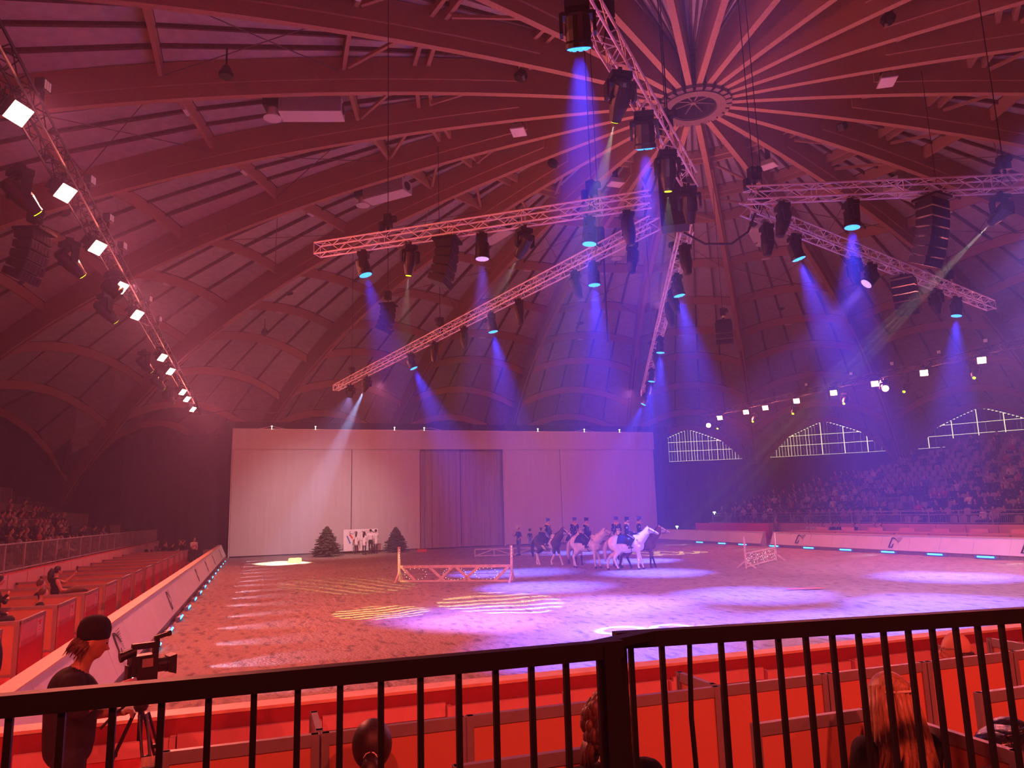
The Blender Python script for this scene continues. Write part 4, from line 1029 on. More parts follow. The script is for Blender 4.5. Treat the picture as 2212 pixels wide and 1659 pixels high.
# right stand
rw = MB(); rw.bb((37.4, 20, 0), (37.6, 57, 1.34)); rwo = struct(rw.build('wall_right_parapet', M['boothpink']), 'low pale parapet wall under the right stand railing', 'wall')
for k in range(19):
    b = MB(); b.bb((37.36, 20.05 + 1.95 * k, .25), (37.395, 21.96 + 1.95 * k, 1.30)); b.build('parapet_panel', M['boothpink'], rwo)
fence_run('stand_railing', 'grey double-barred railing along the front of the right stand', (37.5, 20, 0), (37.5, 56.5, 0), 1.35, 2.10, 0, M['railgrey'], True)
b = MB()
def row_end(i): return min(61.5, 60.5 - 1.55 * i)
for i in range(15):
    b.bb((38.0 + .85 * i, 16, 0), (38.0 + .85 * (i + 1), row_end(i), .95 + .42 * i))
b.bb((37.6, 16, 0), (38.0, 61, .95)); b.bb((50.75, 16, 0), (51.0, 44, 7.4)); struct(b.build('floor_right_stand', M['concrete']), 'stepped dark tiers of the right stand', 'floor')
fence_run('stair_railing', 'short grey railing between seats in the middle of right stand', (39.9, 37.4, 0), (39.9, 41.0, 0), 2.0, 2.95, 0, M['railgrey'])
fence_run('stair_railing', 'upper grey railing beside the aisle of right stand', (42.4, 37.0, 0), (42.4, 39.4, 0), 3.2, 4.1, 0, M['railgrey'])
b = MB(); b.bb((37.8, 61.0, 0), (46, 61.3, 3.6)); b.bb((46, 61.0, 0), (53, 61.3, 5.2)); struct(b.build('wall_stand_end', M['wall']), 'dark end wall of the right stand', 'wall')
# box seats behind the right barrier
for i in range(9):
    a = 22.0 + 2.3 * i
    root = empty('box_seat_booth', (34.0, a, 0), 0, 'red topped box booth behind the right barrier, %s from the camera' % ORD[i], 'booth', 'box booths behind the right barrier')
    b = MB(); b.bb((0, 0, .75), (1.6, 2.2, .98)); b.build('top_ledge', M['boothboard'], root)
    b = MB(); b.bb((0.03, .02, 0), (.06, 2.18, .75)); b.build('front_board', M['boothred'], root)
    b = MB(); b.bb((1.55, .02, .98), (1.6, 1.1, 1.18)); b.build('back_board', M['boothpink'], root)
b = MB(); b.bb((33.2, 43.4, 0), (33.25, 52.5, 1.45)); o = b.build('gate_hoarding', M['boothred']); tag(o, 'red transparent hoarding behind the far right barrier', 'hoarding')
# ================================================================ bodies: capsules and ellipsoids grown into one continuous skin
TMP = []            # (key, object, parts, tag order)
class Body:
    def __init__(s): s.p = []
    def cap(s, a, b, r0, r1, t): s.p.append(('c', Vector(a), Vector(b), r0, r1, t)); return s
    def chain(s, pts, rs, t):
        for i in range(len(pts) - 1): s.cap(pts[i], pts[i + 1], rs[i], rs[i + 1], t if isinstance(t, str) else t[i])
        return s
    def ell(s, c, r, t, rot=None): s.p.append(('e', Vector(c), tuple(r), rot, 0, t)); return s
    def hand(s, w, d, nrm, t='skin', curl=.5, sc=1.0):
        """palm and five fingers from wrist w along d, palm facing nrm"""
        w, d, nrm = Vector(w), Vector(d).normalized(), Vector(nrm).normalized(); sd = d.cross(nrm).normalized()
        s.cap(w, w + d * .045 * sc, .028 * sc, .034 * sc, t); s.cap(w + d * .04 * sc - sd * .018 * sc, w + d * .085 * sc - sd * .022 * sc, .022 * sc, .018 * sc, t); s.cap(w + d * .04 * sc + sd * .018 * sc, w + d * .085 * sc + sd * .022 * sc, .022 * sc, .018 * sc, t)
        for k, (o, l) in enumerate(((-.032, .070), (-.011, .082), (.011, .076), (.032, .058))):
            b0 = w + d * .085 * sc + sd * (o * sc); b1 = b0 + (d * (1 - .4 * curl) + nrm * (.7 * curl)) * (l * .5 * sc); b2 = b1 + (d * (1 - 1.3 * curl) + nrm * (1.1 * curl)) * (l * .5 * sc)
            s.chain([b0, b1, b2], [.0105 * sc, .0095 * sc, .008 * sc], t)
        b0 = w + d * .03 * sc - sd * .03 * sc; b1 = b0 + (d * .6 - sd * .7 + nrm * .4).normalized() * .04 * sc; b2 = b1 + (d * .8 - sd * .1 + nrm * .5).normalized() * .035 * sc
        s.chain([b0, b1, b2], [.014 * sc, .012 * sc, .009 * sc], t)
        return s
    def raw(s):
        m = MB()
        for q in s.p:
            if q[0] == 'c':
                m.cyl(q[1], q[2], max(q[3], 1e-3), max(q[4], 1e-3), 14); m.ell(q[1], q[3], 14, 8); m.ell(q[2], q[4], 14, 8)
            else: m.ell(q[1], q[2], 18, 12, q[3])
        return m
def queue(key, body, voxel, smooth=3):
    me = body.raw().mesh(key, [])
    o = D.objects.new('tmp_' + key, me); COL.objects.link(o)
    r = o.modifiers.new('r', 'REMESH'); r.mode = 'VOXEL'; r.voxel_size = voxel; r.use_smooth_shade = True
    sm = o.modifiers.new('s', 'SMOOTH'); sm.factor = .5; sm.iterations = smooth
    TMP.append((key, o, body))
MESH = {}; TAGS = {}
def flush():
    bpy.context.view_layer.update(); dg = bpy.context.evaluated_depsgraph_get()
    for key, o, body in TMP:
        me = D.meshes.new_from_object(o.evaluated_get(dg)); me.name = key
        n = len(me.polygons); c = np.zeros(n * 3); me.polygons.foreach_get('center', c); c = c.reshape(n, 3)
        tags = []; best = np.full(n, 1e9); idx = np.zeros(n, int)
        for q in body.p:
            if q[5] not in tags: tags.append(q[5])
            ti = tags.index(q[5])
            if q[0] == 'c':
                a, b = np.array(q[1]), np.array(q[2]); ab = b - a; L2 = max(1e-9, ab @ ab)
                t = np.clip(((c - a) @ ab) / L2, 0, 1); d = np.linalg.norm(c - a - t[:, None] * ab, axis=1) - (q[3] + (q[4] - q[3]) * t)
            else:
                rel = c - np.array(q[1])
                if q[3] is not None: rel = rel @ np.array(q[3])
                rr = np.array(q[2]); d = (np.linalg.norm(rel / rr, axis=1) - 1) * rr.min()
            m_ = d < best; best = np.where(m_, d, best); idx = np.where(m_, ti, idx)
        me.polygons.foreach_set('material_index', idx.tolist()); me.polygons.foreach_set('use_smooth', [True] * n)
        MESH[key] = me; TAGS[key] = tags; D.objects.remove(o)
    TMP.clear()
def figure(key, name, mats, parent=None, loc=(0, 0, 0), rz=0):
    """object sharing the grown mesh, materials set per object"""
    me = MESH[key]
    if len(me.materials) == 0:
        for t in TAGS[key]: me.materials.append(M['skin'])
    o = D.objects.new(name, me); COL.objects.link(o); o.location = loc; o.rotation_euler = (0, 0, rz)
    for i, t in enumerate(TAGS[key]):
        o.material_slots[i].link = 'OBJECT'; o.material_slots[i].material = mats.get(t, M['skin'])
    if parent is not None: o.parent = parent
    return o

def head(b, c, yaw=0.0, pitch=0.0, hair=1.0, sc=1.0, face=True):
    """head facing +Y, turned by yaw (left +) and nodded by pitch (down +)"""
    rot = Matrix.Rotation(yaw, 3, 'Z') @ Matrix.Rotation(-pitch, 3, 'X'); c = Vector(c)
    def P(x, y, z): return c + rot @ Vector((x * sc, y * sc, z * sc))
    b.ell(c, (.074 * sc, .092 * sc, .112 * sc), 'skin', rot)
    b.ell(P(0, .03, -.06), (.052 * sc, .062 * sc, .055 * sc), 'skin', rot)         # jaw
    if face:
        b.cap(P(0, .088, .008), P(0, .108, -.022), .011 * sc, .014 * sc, 'skin')        # nose
        b.cap(P(-.022, .082, -.052), P(.022, .082, -.052), .009 * sc, .009 * sc, 'lip')
        for s_ in (-1, 1):
            b.ell(P(s_ * .030, .078, .016), (.012 * sc, .009 * sc, .008 * sc), 'eye', rot)
            b.ell(P(s_ * .074, -.005, -.005), (.010 * sc, .020 * sc, .030 * sc), 'skin', rot)   # ears
    if hair: b.ell(P(0, -.018, .022), (.083 * sc * hair, .094 * sc * hair, .106 * sc * hair), 'hair', rot)
    return P
def torso(b, pel, che, nek, sw=.18, t='top', bulk=1.0, hip=.15):
    pel, che, nek = Vector(pel), Vector(che), Vector(nek); mid = pel.lerp(che, .5)
    b.ell(pel, (hip * bulk, .115 * bulk, .12), 'pants'); b.ell(mid, (.135 * bulk, .105 * bulk, .17), t); b.ell(che, (.165 * bulk, .115 * bulk, .17), t)
    b.cap(che + Vector((-sw, 0, .10)), che + Vector((sw, 0, .10)), .062 * bulk, .062 * bulk, t)
    b.cap(che + Vector((0, 0, .14)), nek + Vector((0, 0, .03)), .058, .05, 'skin')
def seated(var):
    b = Body(); torso(b, (0, 0, .53), (0, -.02, .90), (0, .0, 1.10))
    head(b, (0, .03, 1.26), yaw=(0, .3, -.35)[var], pitch=.1, face=False)
    b.cap((0, .11, 1.26), (0, .135, 1.235), .012, .014, 'skin')
    for s_ in (-1, 1):
        b.chain([(s_ * .09, .02, .52), (s_ * .11, .42, .54), (s_ * .11, .40, .12)], [.085, .065, .045], 'pants'); b.cap((s_ * .11, .38, .06), (s_ * .11, .54, .05), .045, .04, 'shoe')
    if var == 0:
        for s_ in (-1, 1): b.chain([(s_ * .19, -.02, 1.0), (s_ * .23, .06, .74), (s_ * .08, .30, .66)], [.052, .045, .034], 'top'); b.ell((s_ * .06, .34, .66), (.035, .045, .03), 'skin')
    elif var == 1:
        for s_ in (-1, 1): b.chain([(s_ * .19, -.02, 1.0), (s_ * .22, .14, .80), (-s_ * .04, .20, .86)], [.052, .045, .036], 'top'); b.ell((-s_ * .08, .20, .87), (.04, .035, .03), 'skin')
    else:
        b.chain([(-.19, -.02, 1.0), (-.22, .14, .80), (-.05, .33, 1.02)], [.052, .045, .034], 'top'); b.ell((-.03, .35, 1.06), (.03, .03, .045), 'skin')
        b.chain([(.19, -.02, 1.0), (.23, .06, .74), (.08, .30, .66)], [.052, .045, .034], 'top'); b.ell((.06, .34, .66), (.035, .045, .03), 'skin')
    return b
for v in range(3): queue('seated%d' % v, seated(v), .022, 2)
def standing(var):
    b = Body(); torso(b, (0, 0, .92), (0, .01, 1.27), (0, .02, 1.46)); head(b, (0, .035, 1.61), yaw=(0, .5, -.4, 0)[var], pitch=.15, face=False, hair=1.05)
    b.cap((0, .12, 1.61), (0, .14, 1.59), .012, .014, 'skin')
    for s_ in (-1, 1):
        b.chain([(s_ * .085, 0, .90), (s_ * .09, .02, .50), (s_ * .09, -.01, .10)], [.088, .06, .042], 'pants'); b.cap((s_ * .09, -.02, .05), (s_ * .09, .13, .045), .045, .038, 'shoe')
    b.cap((0, .0, .78), (0, 0, .95), .15, .14, 'top') if var < 2 else None
    if var in (0, 3):
        for s_ in (-1, 1): b.chain([(s_ * .20, 0, 1.37), (s_ * .25, -.02, 1.10), (s_ * .23, .10, .88)], [.052, .043, .032], ['top', 'skin' if var == 0 else 'top']); b.ell((s_ * .22, .13, .83), (.03, .04, .05), 'skin')
    else:
        b.chain([(.20, 0, 1.37), (.24, .10, 1.14), (.10, .34, 1.24)], [.052, .043, .032], ['top', 'skin']); b.ell((.08, .38, 1.26), (.03, .045, .03), 'skin')
        b.chain([(-.20, 0, 1.37), (-.26, -.04, 1.12), (-.16, .10, .98)], [.052, .043, .032], ['top', 'skin']); b.ell((-.14, .13, .96), (.03, .04, .04), 'skin')
    return b
for v in range(4): queue('standing%d' % v, standing(v), .022, 2)
# rider, origin at the seat bones
def rider(var):
    b = Body(); torso(b, (0, 0, .08), (0, .0, .40), (0, .02, .58), .17); head(b, (0, .04, .72), yaw=(0, -.5, .1)[var], pitch=.12, face=False)
    b.cap((0, .13, .72), (0, .15, .70), .012, .014, 'skin')
    for s_ in (-1, 1):
        b.chain([(s_ * .10, .0, .06), (s_ * .27, .30, -.12), (s_ * .28, .10, -.50)], [.095, .072, .05], ['pants', 'boot']); b.cap((s_ * .28, .06, -.56), (s_ * .29, .24, -.54), .045, .038, 'boot')
        b.chain([(s_ * .19, 0, .50), (s_ * .23, .04, .22), (s_ * .07, .30, .16)], [.052, .045, .034], 'top'); b.ell((s_ * .05, .34, .16), (.03, .04, .035), 'skin')
    return b
for v in range(3): queue('rider%d' % v, rider(v), .018, 2)
# horse, faces +Y, withers about 1.42 m
def horse(ph, nk=(0, 0), turn=0.0, long=1.0):
    """ph: fore-left, fore-right, hind-left, hind-right swing in metres; nk raises / lowers the head"""
    b = Body(); 
    b.ell((0, .36, 1.09), (.25, .36, .36), 'coat'); b.ell((0, -.05, 1.06), (.29, .50, .355), 'coat'); b.ell((0, -.50, 1.13), (.275, .34, .345), 'coat'); b.ell((0, .34, 1.32), (.11, .26, .16), 'coat'); b.ell((0, .56, 1.04), (.19, .17, .25), 'coat')
    n0, n1, n2 = Vector((0, .50, 1.20)), Vector((.06 * turn, .80, 1.48 + nk[0])), Vector((.13 * turn, .90, 1.66 + nk[0]))
    b.chain([n0, n1, n2], [.255, .175, .115], 'neck')
    hd = Vector((.8 * turn, 1.0 - .3 * abs(turn), -.62 + nk[1])).normalized(); p = n2 + Vector((0, .02, .02)); q = p + hd * .46
    b.cap(p, p + hd * .20, .098, .085, 'head'); b.cap(p + hd * .2, q, .082, .052, 'head'); b.ell(q, (.052, .058, .055), 'muzzle'); b.ell(p + hd * .12 + Vector((0, -.01, -.06)), (.055, .09, .075), 'head')
    for s_ in (-1, 1):
        e0 = p + Vector((s_ * .055, -.02, .07)); b.cap(e0, e0 + Vector((s_ * .02, .0, .11)), .028, .007, 'head')
        b.ell(p + hd * .16 + Vector((s_ * .078, 0, .03)), (.014, .018, .014), 'eye')
    for s_, dy in ((-1, ph[0]), (1, ph[1])):
        x = s_ * .13; kb = .10 if dy < -.05 else .0
        b.chain([(x, .46, .98), (x, .45, .80), (x * 1.02, .47 + dy * .5 + kb * .4, .48), (x, .47 + dy - kb, .16 + kb * .3), (x, .50 + dy - kb, .07 + kb * .3)], [.13, .095, .055, .038, .042], ['coat', 'coat', 'leg', 'leg']); b.cap((x, .50 + dy - kb, .06 + kb * .3), (x, .51 + dy - kb, .025 + kb * .3), .05, .058, 'hoof')
    for s_, dy in ((-1, ph[2]), (1, ph[3])):
        x = s_ * .13; kb = .08 if dy > .1 else 0
        b.chain([(x, -.55, 1.05), (x * 1.1, -.40, .80), (x, -.70 + dy * .55, .50), (x, -.66 + dy, .15), (x, -.63 + dy, .07)], [.18, .13, .058, .040, .043], ['coat', 'coat', 'leg', 'leg']); b.cap((x, -.63 + dy, .06), (x, -.62 + dy, .025), .05, .058, 'hoof')
    return b, dict(n0=n0, n1=n1, n2=n2, p=p, hd=hd, q=q)
HORSE = {}
for key, args in {'walk': ((.22, -.12, -.18, .16), (0, 0), -.25), 'turned': ((.10, .0, -.12, .12), (-.02, .0), -.5), 'stand': ((.16, -.05, -.22, .20), (.02, .12), 0), 'front': ((.05, -.05, .05, -.05), (-.06, -.35), 0)}.items():
    bd, info = horse(*args); HORSE[key] = info; queue('horse_' + key, bd, .024, 2)
flush()

# ---------------------------------------------------------------- horses and riders
M['hw'] = mat('white_coat', (.86, .82, .80), .6, var=.08, vscale=4); M['hg'] = mat('grey_coat', (.74, .70, .70), .6, var=.16, vscale=6)
M['hb'] = mat('brown_coat', (.075, .035, .028), .5, var=.3, vscale=4); M['hbay'] = mat('bay_coat', (.20, .085, .05), .5, var=.25, vscale=4)
M['hoof'] = mat('hoof', (.07, .05, .045), .6, var=.2); M['darkhair'] = mat('dark_horsehair', (.02, .014, .014), .6, var=.4, vscale=20); M['palehair'] = mat('pale_horsehair', (.55, .47, .44), .6, var=.3, vscale=20)
M['pinkskin'] = mat('muzzle_skin', (.55, .40, .38), .6, var=.1); M['leather'] = mat('dark_leather', (.035, .018, .014), .4, var=.2); M['navy'] = mat('navy_cloth', (.015, .018, .07), .8, var=.2); M['blackeye'] = mat('dark_eye', (.01, .01, .01), .15, var=.05)
M['jacket'] = mat('dark_blue_jacket', (.016, .016, .035), .75, var=.25); M['breeches'] = mat('blue_breeches', (.12, .22, .70), .75, var=.12); M['hat_bluelit'] = mat('bluelit_shako', (.07, .11, .50), .6, var=.1); M['scarf'] = mat('yellow_scarf', (.82, .55, .10), .8, var=.1); M['bracer'] = mat('pale_blue_braces', (.25, .35, .75), .7, var=.1); M['stripe'] = mat('cream_stripe', (.72, .68, .55), .7, var=.08)  # the hat colour has the blue of the stage beams painted in
def pinto_paint(o):
    """brown head, neck front and quarters; white blaze, shoulder band and legs, as patches with their own outline"""
    me = o.data.copy(); o.data = me
    k0 = len(me.materials); me.materials.append(M['hw']); me.materials.append(M['hb'])
    n = len(me.polygons); c = np.zeros(n * 3); me.polygons.foreach_get('center', c); c = c.reshape(n, 3); x, y, z = c[:, 0], c[:, 1], c[:, 2]
    w = np.sin(7 * y + 3 * z) * .06 + np.sin(9 * z + 5 * x) * .05
    white = (z < .62 + w) | ((y > .02 + w) & (y < .42 + w) & (z > .7)) | ((y < -.1 + w) & (y > -.30 + w) & (z < .95))
    blaze = (y > .96) & (z > 1.28) & (np.abs(x - HORSE['walk']['q'].x * (y - .9) / .5) < .05)
    white = white & (y < .80) | blaze
    idx = np.where(white, k0, k0 + 1); me.polygons.foreach_set('material_index', idx.tolist())
    for i in (k0, k0 + 1): o.material_slots[i].link = 'DATA'
def pony(key, loc, yaw, label, coat, mats, hairm, pad=True, paint=False, group='ponies in the arena'):
    root = empty('pony', loc, yaw, label, 'horse', group); root.scale = (1.04,) * 3; inf = HORSE[key]
    mm = {'coat': coat, 'neck': coat, 'head': coat, 'muzzle': M['pinkskin'], 'leg': coat, 'hoof': M['hoof'], 'eye': M['blackeye']}; mm.update(mats)
    o = figure('horse_' + key, 'body', mm, root)
    if paint: pinto_paint(o)
    # mane and tail
    n0, n1, n2, p, hd, q = (inf[k] for k in ('n0', 'n1', 'n2', 'p', 'hd', 'q'))
    b = MB(); pts = [Vector((0, .38, 1.42)), n0 + Vector((0, -.10, .26)), n1 + Vector((0, -.12, .12)), n2 + Vector((0, -.06, .10)), p + hd * .06 + Vector((0, 0, .10))]
    for s_ in (-1, 1):
        for a, c in zip(pts[:-1], pts[1:]):
            for u in (0, .33, .66):
                t0 = a.lerp(c, u); t1 = a.lerp(c, u + .45); b.add([t0, t1, t1 + Vector((s_ * .10, .01, -.15)), t0 + Vector((s_ * .11, -.02, -.17)), t0 + Vector((s_ * .03, 0, .03))], [(0, 1, 2, 3), (4, 1, 2), (4, 2, 3), (0, 1, 4)])
    b.build('mane', hairm, root)
    b = MB(); b.tube([(0, -.80, 1.26), (0, -.90, 1.15), (0, -.97, .90), (.02, -.98, .6), (.01, -.95, .36)], [.045, .07, .085, .07, .02], 10); b.build('tail', hairm, root, True)
    # tack
    b = MB(); sd = Vector((1, 0, 0))
    def ringstrap(c, ax, r, w=.012):
        ax = ax.normalized(); a = ax.orthogonal().normalized(); e = ax.cross(a); b.tube([c + a * (r * math.cos(t)) + e * (r * math.sin(t)) for t in np.linspace(0, 6.2832, 15)], w, 4)
    ringstrap(p + hd * .30, hd, .085); ringstrap(p + hd * .03, Vector((0, hd.y, hd.z)) * 1.0, .112)
    for s_ in (-1, 1): b.tube([p + hd * .03 + Vector((s_ * .105, 0, 0)), p + hd * .2 + Vector((s_ * .095, 0, -.01)), q + Vector((s_ * .06, -.02, 0))], .010, 4)
    b.build('bridle', M['leather'], root)
    b = MB()
    for s_ in (-1, 1): b.tube([q + Vector((s_ * .06, -.02, 0)), n1 + Vector((s_ * .16, 0, -.05)), Vector((s_ * .10, .40, 1.50))], .008, 4)
    b.build('reins', M['leather'], root)
    if pad:
        b = MB(); nu, nv = 12, 6; k = len(b.v)
        for off in (.035, .055):
            for j in range(nv + 1):
                y = -.36 + .62 * j / nv
                for i in range(nu + 1):
                    t = R(-82 + 164 * i / nu); rx, rz = .285, .365; zc = 1.06 + .03 * math.sin(j)
                    b.v.append(((rx + off) * math.sin(t), y - .10 * abs(math.sin(t)) ** 2, zc + (rz + off) * math.cos(t)))
        N_ = (nu + 1) * (nv + 1)
        for L_ in (0, 1):
            for j in range(nv):
                for i in range(nu): b.f.append(tuple(L_ * N_ + v for v in (j * (nu + 1) + i, j * (nu + 1) + i + 1, (j + 1) * (nu + 1) + i + 1, (j + 1) * (nu + 1) + i))); b.m.append(0)
        b.build('saddle_cloth', M['navy'], root, True)
        b = MB(); b.ell((0, -.02, 1.46), (.17, .27, .06), 14, 8); b.ell((0, -.26, 1.50), (.15, .06, .07), 12, 6); b.ell((0, .20, 1.51), (.07, .05, .07), 10, 6)
        for s_ in (-1, 1): b.prism([(-.12, 0), (.16, 0), (.20, -.30), (-.02, -.34)], (s_ * .335 - .012, .0, 1.36), (0, 1, 0), (-s_ * .0, 0, 1), .024)
        b.build('saddle', M['leather'], root, True)
        b = MB(); ringstrap(Vector((0, .16, 1.04)), Vector((0, 1, 0)), .31, .014); b.build('girth', M['leather'], root)
        b = MB(); b.tube([(-.24, .40, 1.28), (-.19, .62, 1.10), (0, .76, 1.06), (.19, .62, 1.10), (.24, .40, 1.28)], .012, 4); b.build('breast_strap', M['leather'], root)
        for s_ in (-1, 1):
            b = MB(); b.tube([(s_ * .33, .05, 1.3), (s_ * .345, .10, .93), (s_ * .30, .10, .86), (s_ * .39, .10, .86), (s_ * .345, .10, .93)], .010, 4); b.build('stirrup', M['frame'], root)
    return root
def horseman(var, pl, yaw, label, hatm=None, pants=None, group='uniformed riders'):
    root = empty('person', pl, yaw, label, 'person', group); root.scale = (.93,) * 3
    figure('rider%d' % var, 'body', {'top': M['jacket'], 'pants': pants or M['breeches'], 'boot': M['leather'], 'skin': M['skin'], 'hair': M['brownhair']}, root)
    b = MB(); m_ = Matrix.Translation((0, .035, .765)) @ Matrix.Rotation(R(-6), 4, 'X'); b.lathe([(.102, .0), (.106, .03), (.108, .10), (.116, .13), (.112, .145), (.0, .146)], 18, m_)
    h = b.build('hat', hatm or M['hat_bluelit'], root, False)
    b = MB(); b.prism([(.10 * math.cos(t), .10 * math.sin(t) + .0) for t in np.linspace(0, 3.14159, 9)], (0, .085, .775), (1, 0, 0), (0, .9, -.2), .012); b.build('peak', M['black'], h)
    b = MB(); b.tube([(.10 * math.cos(t), .03 + .10 * math.sin(t), .575 - .02 * math.sin(t)) for t in np.linspace(0, 6.2832, 13)], .038, 6); b.prism([(-.09, 0), (.09, 0), (0, -.14)], (0, .13, .57), (1, 0, 0), (0, 0, 1), .02); b.build('scarf', M['scarf'], root)
    for s_ in (-1, 1):
        b = MB(); b.tube([(s_ * .10, -.08, .50), (s_ * .10, .05, .565), (s_ * .095, .125, .42), (s_ * .085, .125, .2)], .014, 4); b.build('braces', M['bracer'], root)
        b = MB(); b.tube([(s_ * .19, .02, .08), (s_ * .32, .20, -.04), (s_ * .345, .32, -.12)], .016, 4); b.build('trouser_stripe', M['stripe'], root)
        b = MB(); b.box((s_ * .245, .02, .40), (.02, .07, .06)); b.build('sleeve_badge', M['stripe'], root)
    return root
def yaw_of(dx, dy): return math.atan2(-dx, dy)          # local +Y to (dx, dy)
def rid(loc, yaw): return (loc[0], loc[1], loc[2] + 1.49)
PS = [
 ('walk', (14.05, 36.0, .02), yaw_of(.52, -.85), 'brown and white pinto pony walking towards the right, leftmost in group', M['hb'], {}, M['darkhair'], True, 0, 'rider in blue-lit shako and blue breeches on the brown and white pinto'),
 ('turned', (14.75, 32.8, .02), yaw_of(.60, -.80), 'pale grey pony with navy saddle cloth, left of the white pony', M['hg'], {}, M['palehair'], False, 1, 'rider in dark jacket on the pale grey pony, looking aside'),
 ('front', (15.2, 35.2, .02), yaw_of(-.1, -1), 'dark-legged grey pony half hidden behind the pale grey pony', M['hg'], {'leg': M['darkhair']}, M['darkhair'], False, 2, 'rider in blue-lit shako directly behind the pale grey pony'),
 ('stand', (15.75, 30.6, .02), yaw_of(.90, -.42), 'white pony standing side-on at the front of the group', M['hw'], {}, M['palehair'], False, 1, 'rider in dark jacket with striped trousers on the white pony'),
 ('front', (16.25, 32.6, .02), yaw_of(-.36, -.93), 'pale pony facing the camera behind the white pony', M['hw'], {}, M['palehair'], False, 0, 'rider in bright blue-lit shako on the pony facing the camera'),
 ('stand', (16.75, 31.3, .02), yaw_of(.92, -.38), 'bay pony with black legs partly hidden beyond the white pony', M['hbay'], {'leg': M['darkhair'], 'head': M['hg']}, M['darkhair'], False, 2, 'rightmost rider in bright blue-lit shako beyond the white pony'),
]
for key, loc, yw, lab, coat, mm, hm, paint, rv, rl in PS:
    pony(key, loc, yw, lab, coat, mm, hm, True, paint)
    horseman(rv, rid(loc, yw), yw, rl, None if rv != 1 else M['navy'], M['breeches'] if rv != 1 else M['jacket'])

# ---------------------------------------------------------------- people on the sand
M['shirt'] = mat('white_shirt', (.80, .76, .78), .8, var=.06); M['darktrousers'] = mat('dark_trousers', (.025, .022, .03), .8, var=.2); M['olive'] = mat('brown_trousers', (.16, .10, .07), .8, var=.2)
def walker(var, loc, yaw, label, top, pants, hair=None, sc=1.0, group=None):
    root = empty('person', loc, yaw, label, 'person', group); root.scale = (sc,) * 3
    figure('standing%d' % var, 'body', {'top': top, 'pants': pants, 'shoe': M['black'], 'hair': hair or M['hair'], 'skin': M['skin']}, root)
    return root
away = yaw_of(-.1, 1)
def longhair(root, z=1.60, mt=None):
    b = MB(); b.tube([(0, -.07, z + .06), (0, -.115, z - .05), (0, -.13, z - .2), (0, -.12, z - .30)], [.06, .085, .075, .03], 10); b.build('long_hair', mt or M['brownhair'], root, True)
w = walker(0, (6.85, 56.0, .02), yaw_of(.3, 1), 'woman in white shirt with long brown hair, leftmost before the banner', M['shirt'], M['darktrousers'], M['brownhair'], .93, 'white shirts before the banner'); longhair(w)
w = walker(1, (7.20, 54.3, .02), yaw_of(.5, .9), 'woman in white shirt with dark hair, second from left before banner', M['shirt'], M['darktrousers'], M['hair'], .93, 'white shirts before the banner'); longhair(w, 1.60, M['hair'])
walker(3, (7.75, 55.0, .02), away, 'tallest man in white shirt seen from behind before the banner', M['shirt'], M['darktrousers'], M['hair'], 1.02, 'white shirts before the banner')
walker(1, (8.15, 55.2, .02), yaw_of(-.2, 1), 'man in white shirt with bent arm, rightmost before the banner', M['shirt'], M['darktrousers'], M['hair'], 1.0, 'white shirts before the banner')
w = walker(1, (15.55, 44.9, .02), yaw_of(-.95, -.2), 'person in wide pale hat leaning by the low obstacle', M['jacket'], M['olive'], M['hair'], 1.03)
b = MB(); b.lathe([(.0, .0), (.24, .0), (.25, .02), (.12, .03), (.11, .14), (.06, .16), (.0, .16)], 18, Matrix.Translation((0, .03, 1.69)) @ Matrix.Rotation(R(-50), 4, 'X') @ Matrix.Rotation(R(12), 4, 'Y')); b.build('hat', M['stripe'], w)
w = walker(3, (20.2, 55.6, .02), yaw_of(-.2, -1), 'small person in big dark hat and blue trousers near the curtain', M['jacket'], M['breeches'], M['hair'], .72)
b = MB(); b.lathe([(.12, 0), (.15, .06), (.15, .22), (.10, .27), (0, .27)], 14, Matrix.Translation((0, .03, 1.66))); b.build('hat', M['navy'], w)
w = walker(0, (20.6, 54.2, .02), yaw_of(.6, .5), 'person with dark hat just left of the pinto', M['jacket'], M['darktrousers'], M['hair'], .80)
b = MB(); b.lathe([(.11, 0), (.12, .12), (.09, .15), (0, .15)], 14, Matrix.Translation((0, .03, 1.68))); b.build('hat', M['navy'], w)
# ================================================================ foreground: railing, near boxes
RZ = 2.232
def rail_section(p0, p1, ns, label, bend=None, frm=0.0):
    p0, p1 = Vector(p0), Vector(p1); d = (p1 - p0); L = d.length; d.normalize(); zb = 1.22
    root = empty('balcony_railing', (p0.x, p0.y, 1.15), 0, label, 'railing', 'black balcony railing')
    b = MB(); q = Vector((0, 0, RZ - 1.15)); b.beam(q + d * frm, q + d * L, .05, .056)
    k = b.build('top_rail', M['black_metal'], root)
    b = MB(); q = Vector((0, 0, .12)); b.beam(q, q + d * L, .04, .04); b.build('bottom_rail', M['black_metal'], root)
    for j, n_ in enumerate(ns):
        t = n_ - p0.x; t = t / d.x; a = d * t + Vector((0, 0, .12)); c = d * t + Vector((0, 0, RZ - 1.17)); b = MB()
        if bend is not None and j == bend: b.tube([a, a.lerp(c, .35), a.lerp(c, .72) - d * .012, c], .0095, 6)
        else: b.beam(a, c, .018, .018, 0, d)
        b.build('baluster', M['black_metal'], root)
    return root
ns = [-.486 + .1226 * k for k in range(-8, 14)]
ns = [x for x in ns if x < 1.12]
r1 = rail_section((-1.6, 2.415, 0), (1.19, 2.40, 0), ns, 'left section of the black balcony railing in the foreground')
b = MB(); b.beam((1.145, 2.40, 1.15), (1.145, 2.40, RZ + .02), .06, .06, 0, (1, 0, 0)); b.build('post', M['black_metal'], r1, world=True)
